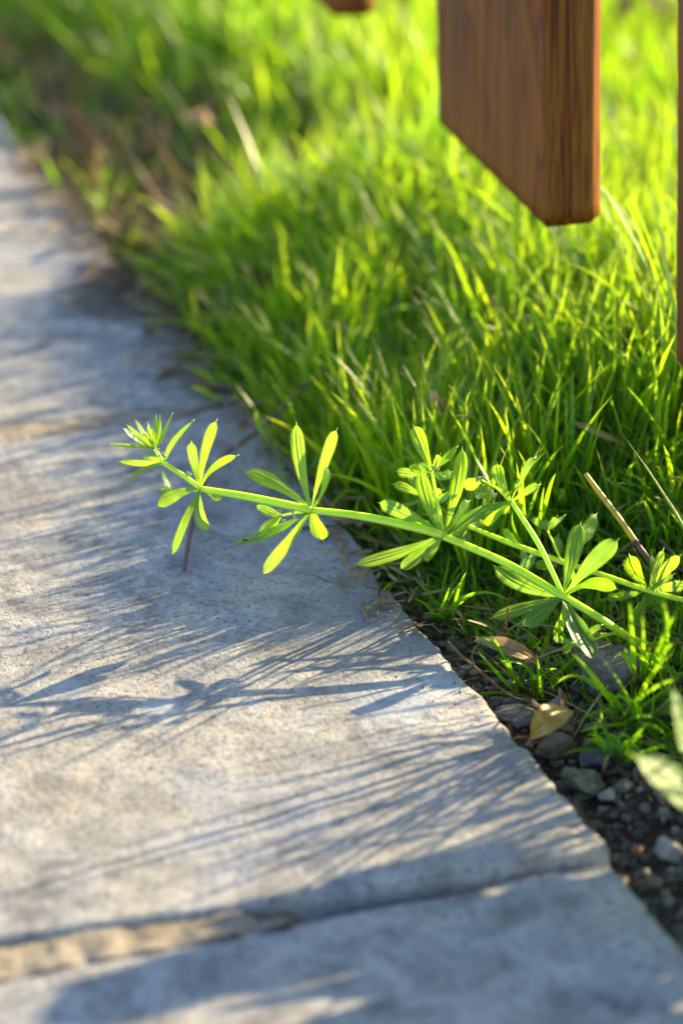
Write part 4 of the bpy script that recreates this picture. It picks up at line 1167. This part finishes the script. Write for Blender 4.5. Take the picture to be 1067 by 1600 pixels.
# ------------------------------------------------------------------ insect on a leaf
an = empty('ant', W(383, 844, dC - .003), 'tiny dark insect sitting on the shaded lower left leaf of the third whorl', 'insect')
for k, (dx, r) in enumerate([(-2.2, 1.5), (0, 1.1), (2.4, 1.9)]):
    bm = bmesh.new(); bmesh.ops.create_icosphere(bm, subdivisions=2, radius=r / FPX * dC)
    for v in bm.verts: v.co.x *= 1.25
    me = bpy.data.meshes.new('body'); bm.to_mesh(me); bm.free()
    o = link(('head', 'thorax', 'abdomen')[k], me, an, M['insect']); o.location = (dx / FPX * dC, 0, dx * .3 / FPX * dC)
for s_ in (-1, 1):
    for k in range(3):
        p = Vector(((k - 1) * .00018, 0, 0))
        me = tube_mesh('leg', [p, p + Vector(((k - 1) * .0003, s_ * .0002, .00035)), p + Vector(((k - 1) * .0005, s_ * .0004, -.0003))], [.00004, .00003, .00002], 5, 0, 3)[0]
        link('leg', me, an, M['insect'])

# ------------------------------------------------------------------ fence of hanging boards
FZ, FH, THICK = 0.085, 0.72, 0.0195
c_near = G(850, 357, FZ); c_far = G(685, 193, FZ)
fdir = (c_near - c_far); BW = fdir.length; fdir.normalize()
fnor = Vector((-fdir.y, fdir.x, 0))                 # points right, away from the paving
if fnor.x < 0: fnor = -fnor
fence_root = Vector((c_near.x, c_near.y, 0)) + fdir * 0.3
fence = empty('wooden_fence', (fence_root.x, fence_root.y, SOIL_Z), 'row of brown stained boards hanging above the lawn with open gaps', 'fence')

def board_mesh(seed):
    bm = bmesh.new()
    bmesh.ops.create_cube(bm, size=1.0)
    for v in bm.verts: v.co = Vector((v.co.x * BW, v.co.y * THICK, (v.co.z + .5) * FH))
    bmesh.ops.bevel(bm, geom=[e for e in bm.edges if abs((e.verts[0].co - e.verts[1].co).z) > .1 and e.verts[0].co.x > 0 and e.verts[0].co.y > 0], offset=.0036, segments=1, affect='EDGES')
    bmesh.ops.bevel(bm, geom=[e for e in bm.edges if abs((e.verts[0].co - e.verts[1].co).z) > .1], offset=.0007, segments=3, affect='EDGES', profile=.5)
    bmesh.ops.bevel(bm, geom=[e for e in bm.edges if max(e.verts[0].co.z, e.verts[1].co.z) < .001], offset=.0012, segments=2, affect='EDGES')
    for z in list(np.linspace(.006, .3, 50)):
        bmesh.ops.bisect_plane(bm, geom=bm.verts[:] + bm.edges[:] + bm.faces[:], plane_co=(0, 0, z), plane_no=(0, 0, 1))
    for v in bm.verts:
        p = v.co.copy()
        v.co.y += noise.noise(Vector((p.x * 30, p.y * 30, p.z * 9 + seed))) * .0007
        v.co.x += noise.noise(Vector((p.y * 40 + 3, p.x * 5, p.z * 14 + seed))) * .0006
        if p.z < .004: v.co.z += noise.noise(Vector((p.x * 180, p.y * 180, seed))) * .0010
    rr = random.Random(seed)
    for _ in range(420):                             # torn fibres along the sawn end
        x = rr.uniform(-BW / 2, BW / 2) * .97; y = rr.uniform(-THICK / 2, THICK / 2) * .9
        if rr.random() < .7: y = -THICK / 2 * .93 if rr.random() < .5 else THICK / 2 * .93
        l = rr.uniform(.0006, .0022) * (2.2 if rr.random() < .06 else 1); a = rr.uniform(0, 6.3); w = .00010
        b = [bm.verts.new(q) for q in ((x - w, y, .0012), (x + w, y, .0012), (x, y + w, .0012), (x + math.cos(a) * l * .5, y + math.sin(a) * l * .5, .0006 - l))]
        for f in ((0, 1, 3), (1, 2, 3), (2, 0, 3)): bm.faces.new([b[i] for i in f])
    me = bpy.data.meshes.new('board'); bm.to_mesh(me); bm.free()
    me.polygons.foreach_set('use_smooth', [True] * len(me.polygons))
    me.materials.append(M['wood'])
    return me
rotz = math.atan2(fdir.y, fdir.x)
c0 = c_near - fdir * BW / 2 + fnor * THICK / 2
def img_x(p):
    dep = p.y * CP - (p.z - CAM_H) * SP
    return 533.5 + FPX * p.x / dep
period = .15
while img_x(c_far + fdir * period) < 1057: period += .0005
p0 = G(525, 29, FZ); period_b = (c_near - p0).dot(fdir)
bmeshes = [board_mesh(s) for s in (1.0, 4.0, 9.0)]
for k in range(-4, 4):
    o = link('board', bmeshes[(k + 1) % 3], fence)
    s = k * (period if k > 0 else period_b)
    q = c0 + fdir * s
    o.matrix_parent_inverse = Matrix.Translation(-fence.location)
    o.location = (q.x, q.y, FZ)
    o.rotation_euler = (Matrix.Rotation(-R(2.0 if k < 1 else 3.3), 3, 'Y') @ Matrix.Rotation(rotz, 3, 'Z')).to_euler()
def rail(z):
    L_ = period * 9
    bm = bmesh.new(); bmesh.ops.create_cube(bm, size=1.0)
    for v in bm.verts: v.co = Vector((v.co.x * L_, v.co.y * .04, v.co.z * .06))
    bmesh.ops.bevel(bm, geom=bm.edges[:], offset=.003, segments=2, affect='EDGES')
    me = bpy.data.meshes.new('rail'); bm.to_mesh(me); bm.free()
    o = link('rail', me, fence, M['wood']); o.matrix_parent_inverse = Matrix.Translation(-fence.location)
    q = c0 + fnor * (THICK / 2 + .0202) ; o.location = (q.x, q.y, z); o.rotation_euler = (0, 0, rotz)
rail(.36); rail(.66)
for s in (-4.5, 4.4):
    bm = bmesh.new(); bmesh.ops.create_cube(bm, size=1.0)
    for v in bm.verts: v.co = Vector((v.co.x * .07, v.co.y * .07, (v.co.z + .5) * .9))
    bmesh.ops.bevel(bm, geom=bm.edges[:], offset=.004, segments=2, affect='EDGES')
    me = bpy.data.meshes.new('post'); bm.to_mesh(me); bm.free()
    o = link('post', me, fence, M['wood']); o.matrix_parent_inverse = Matrix.Translation(-fence.location)
    q = c0 + fdir * period * s + fnor * .05; o.location = (q.x, q.y, SOIL_Z - .05); o.rotation_euler = (0, 0, rotz)
print('TRIS', sum(len(o.data.loop_triangles) if False else len(o.data.polygons) for o in scene.objects if o.type == 'MESH'))
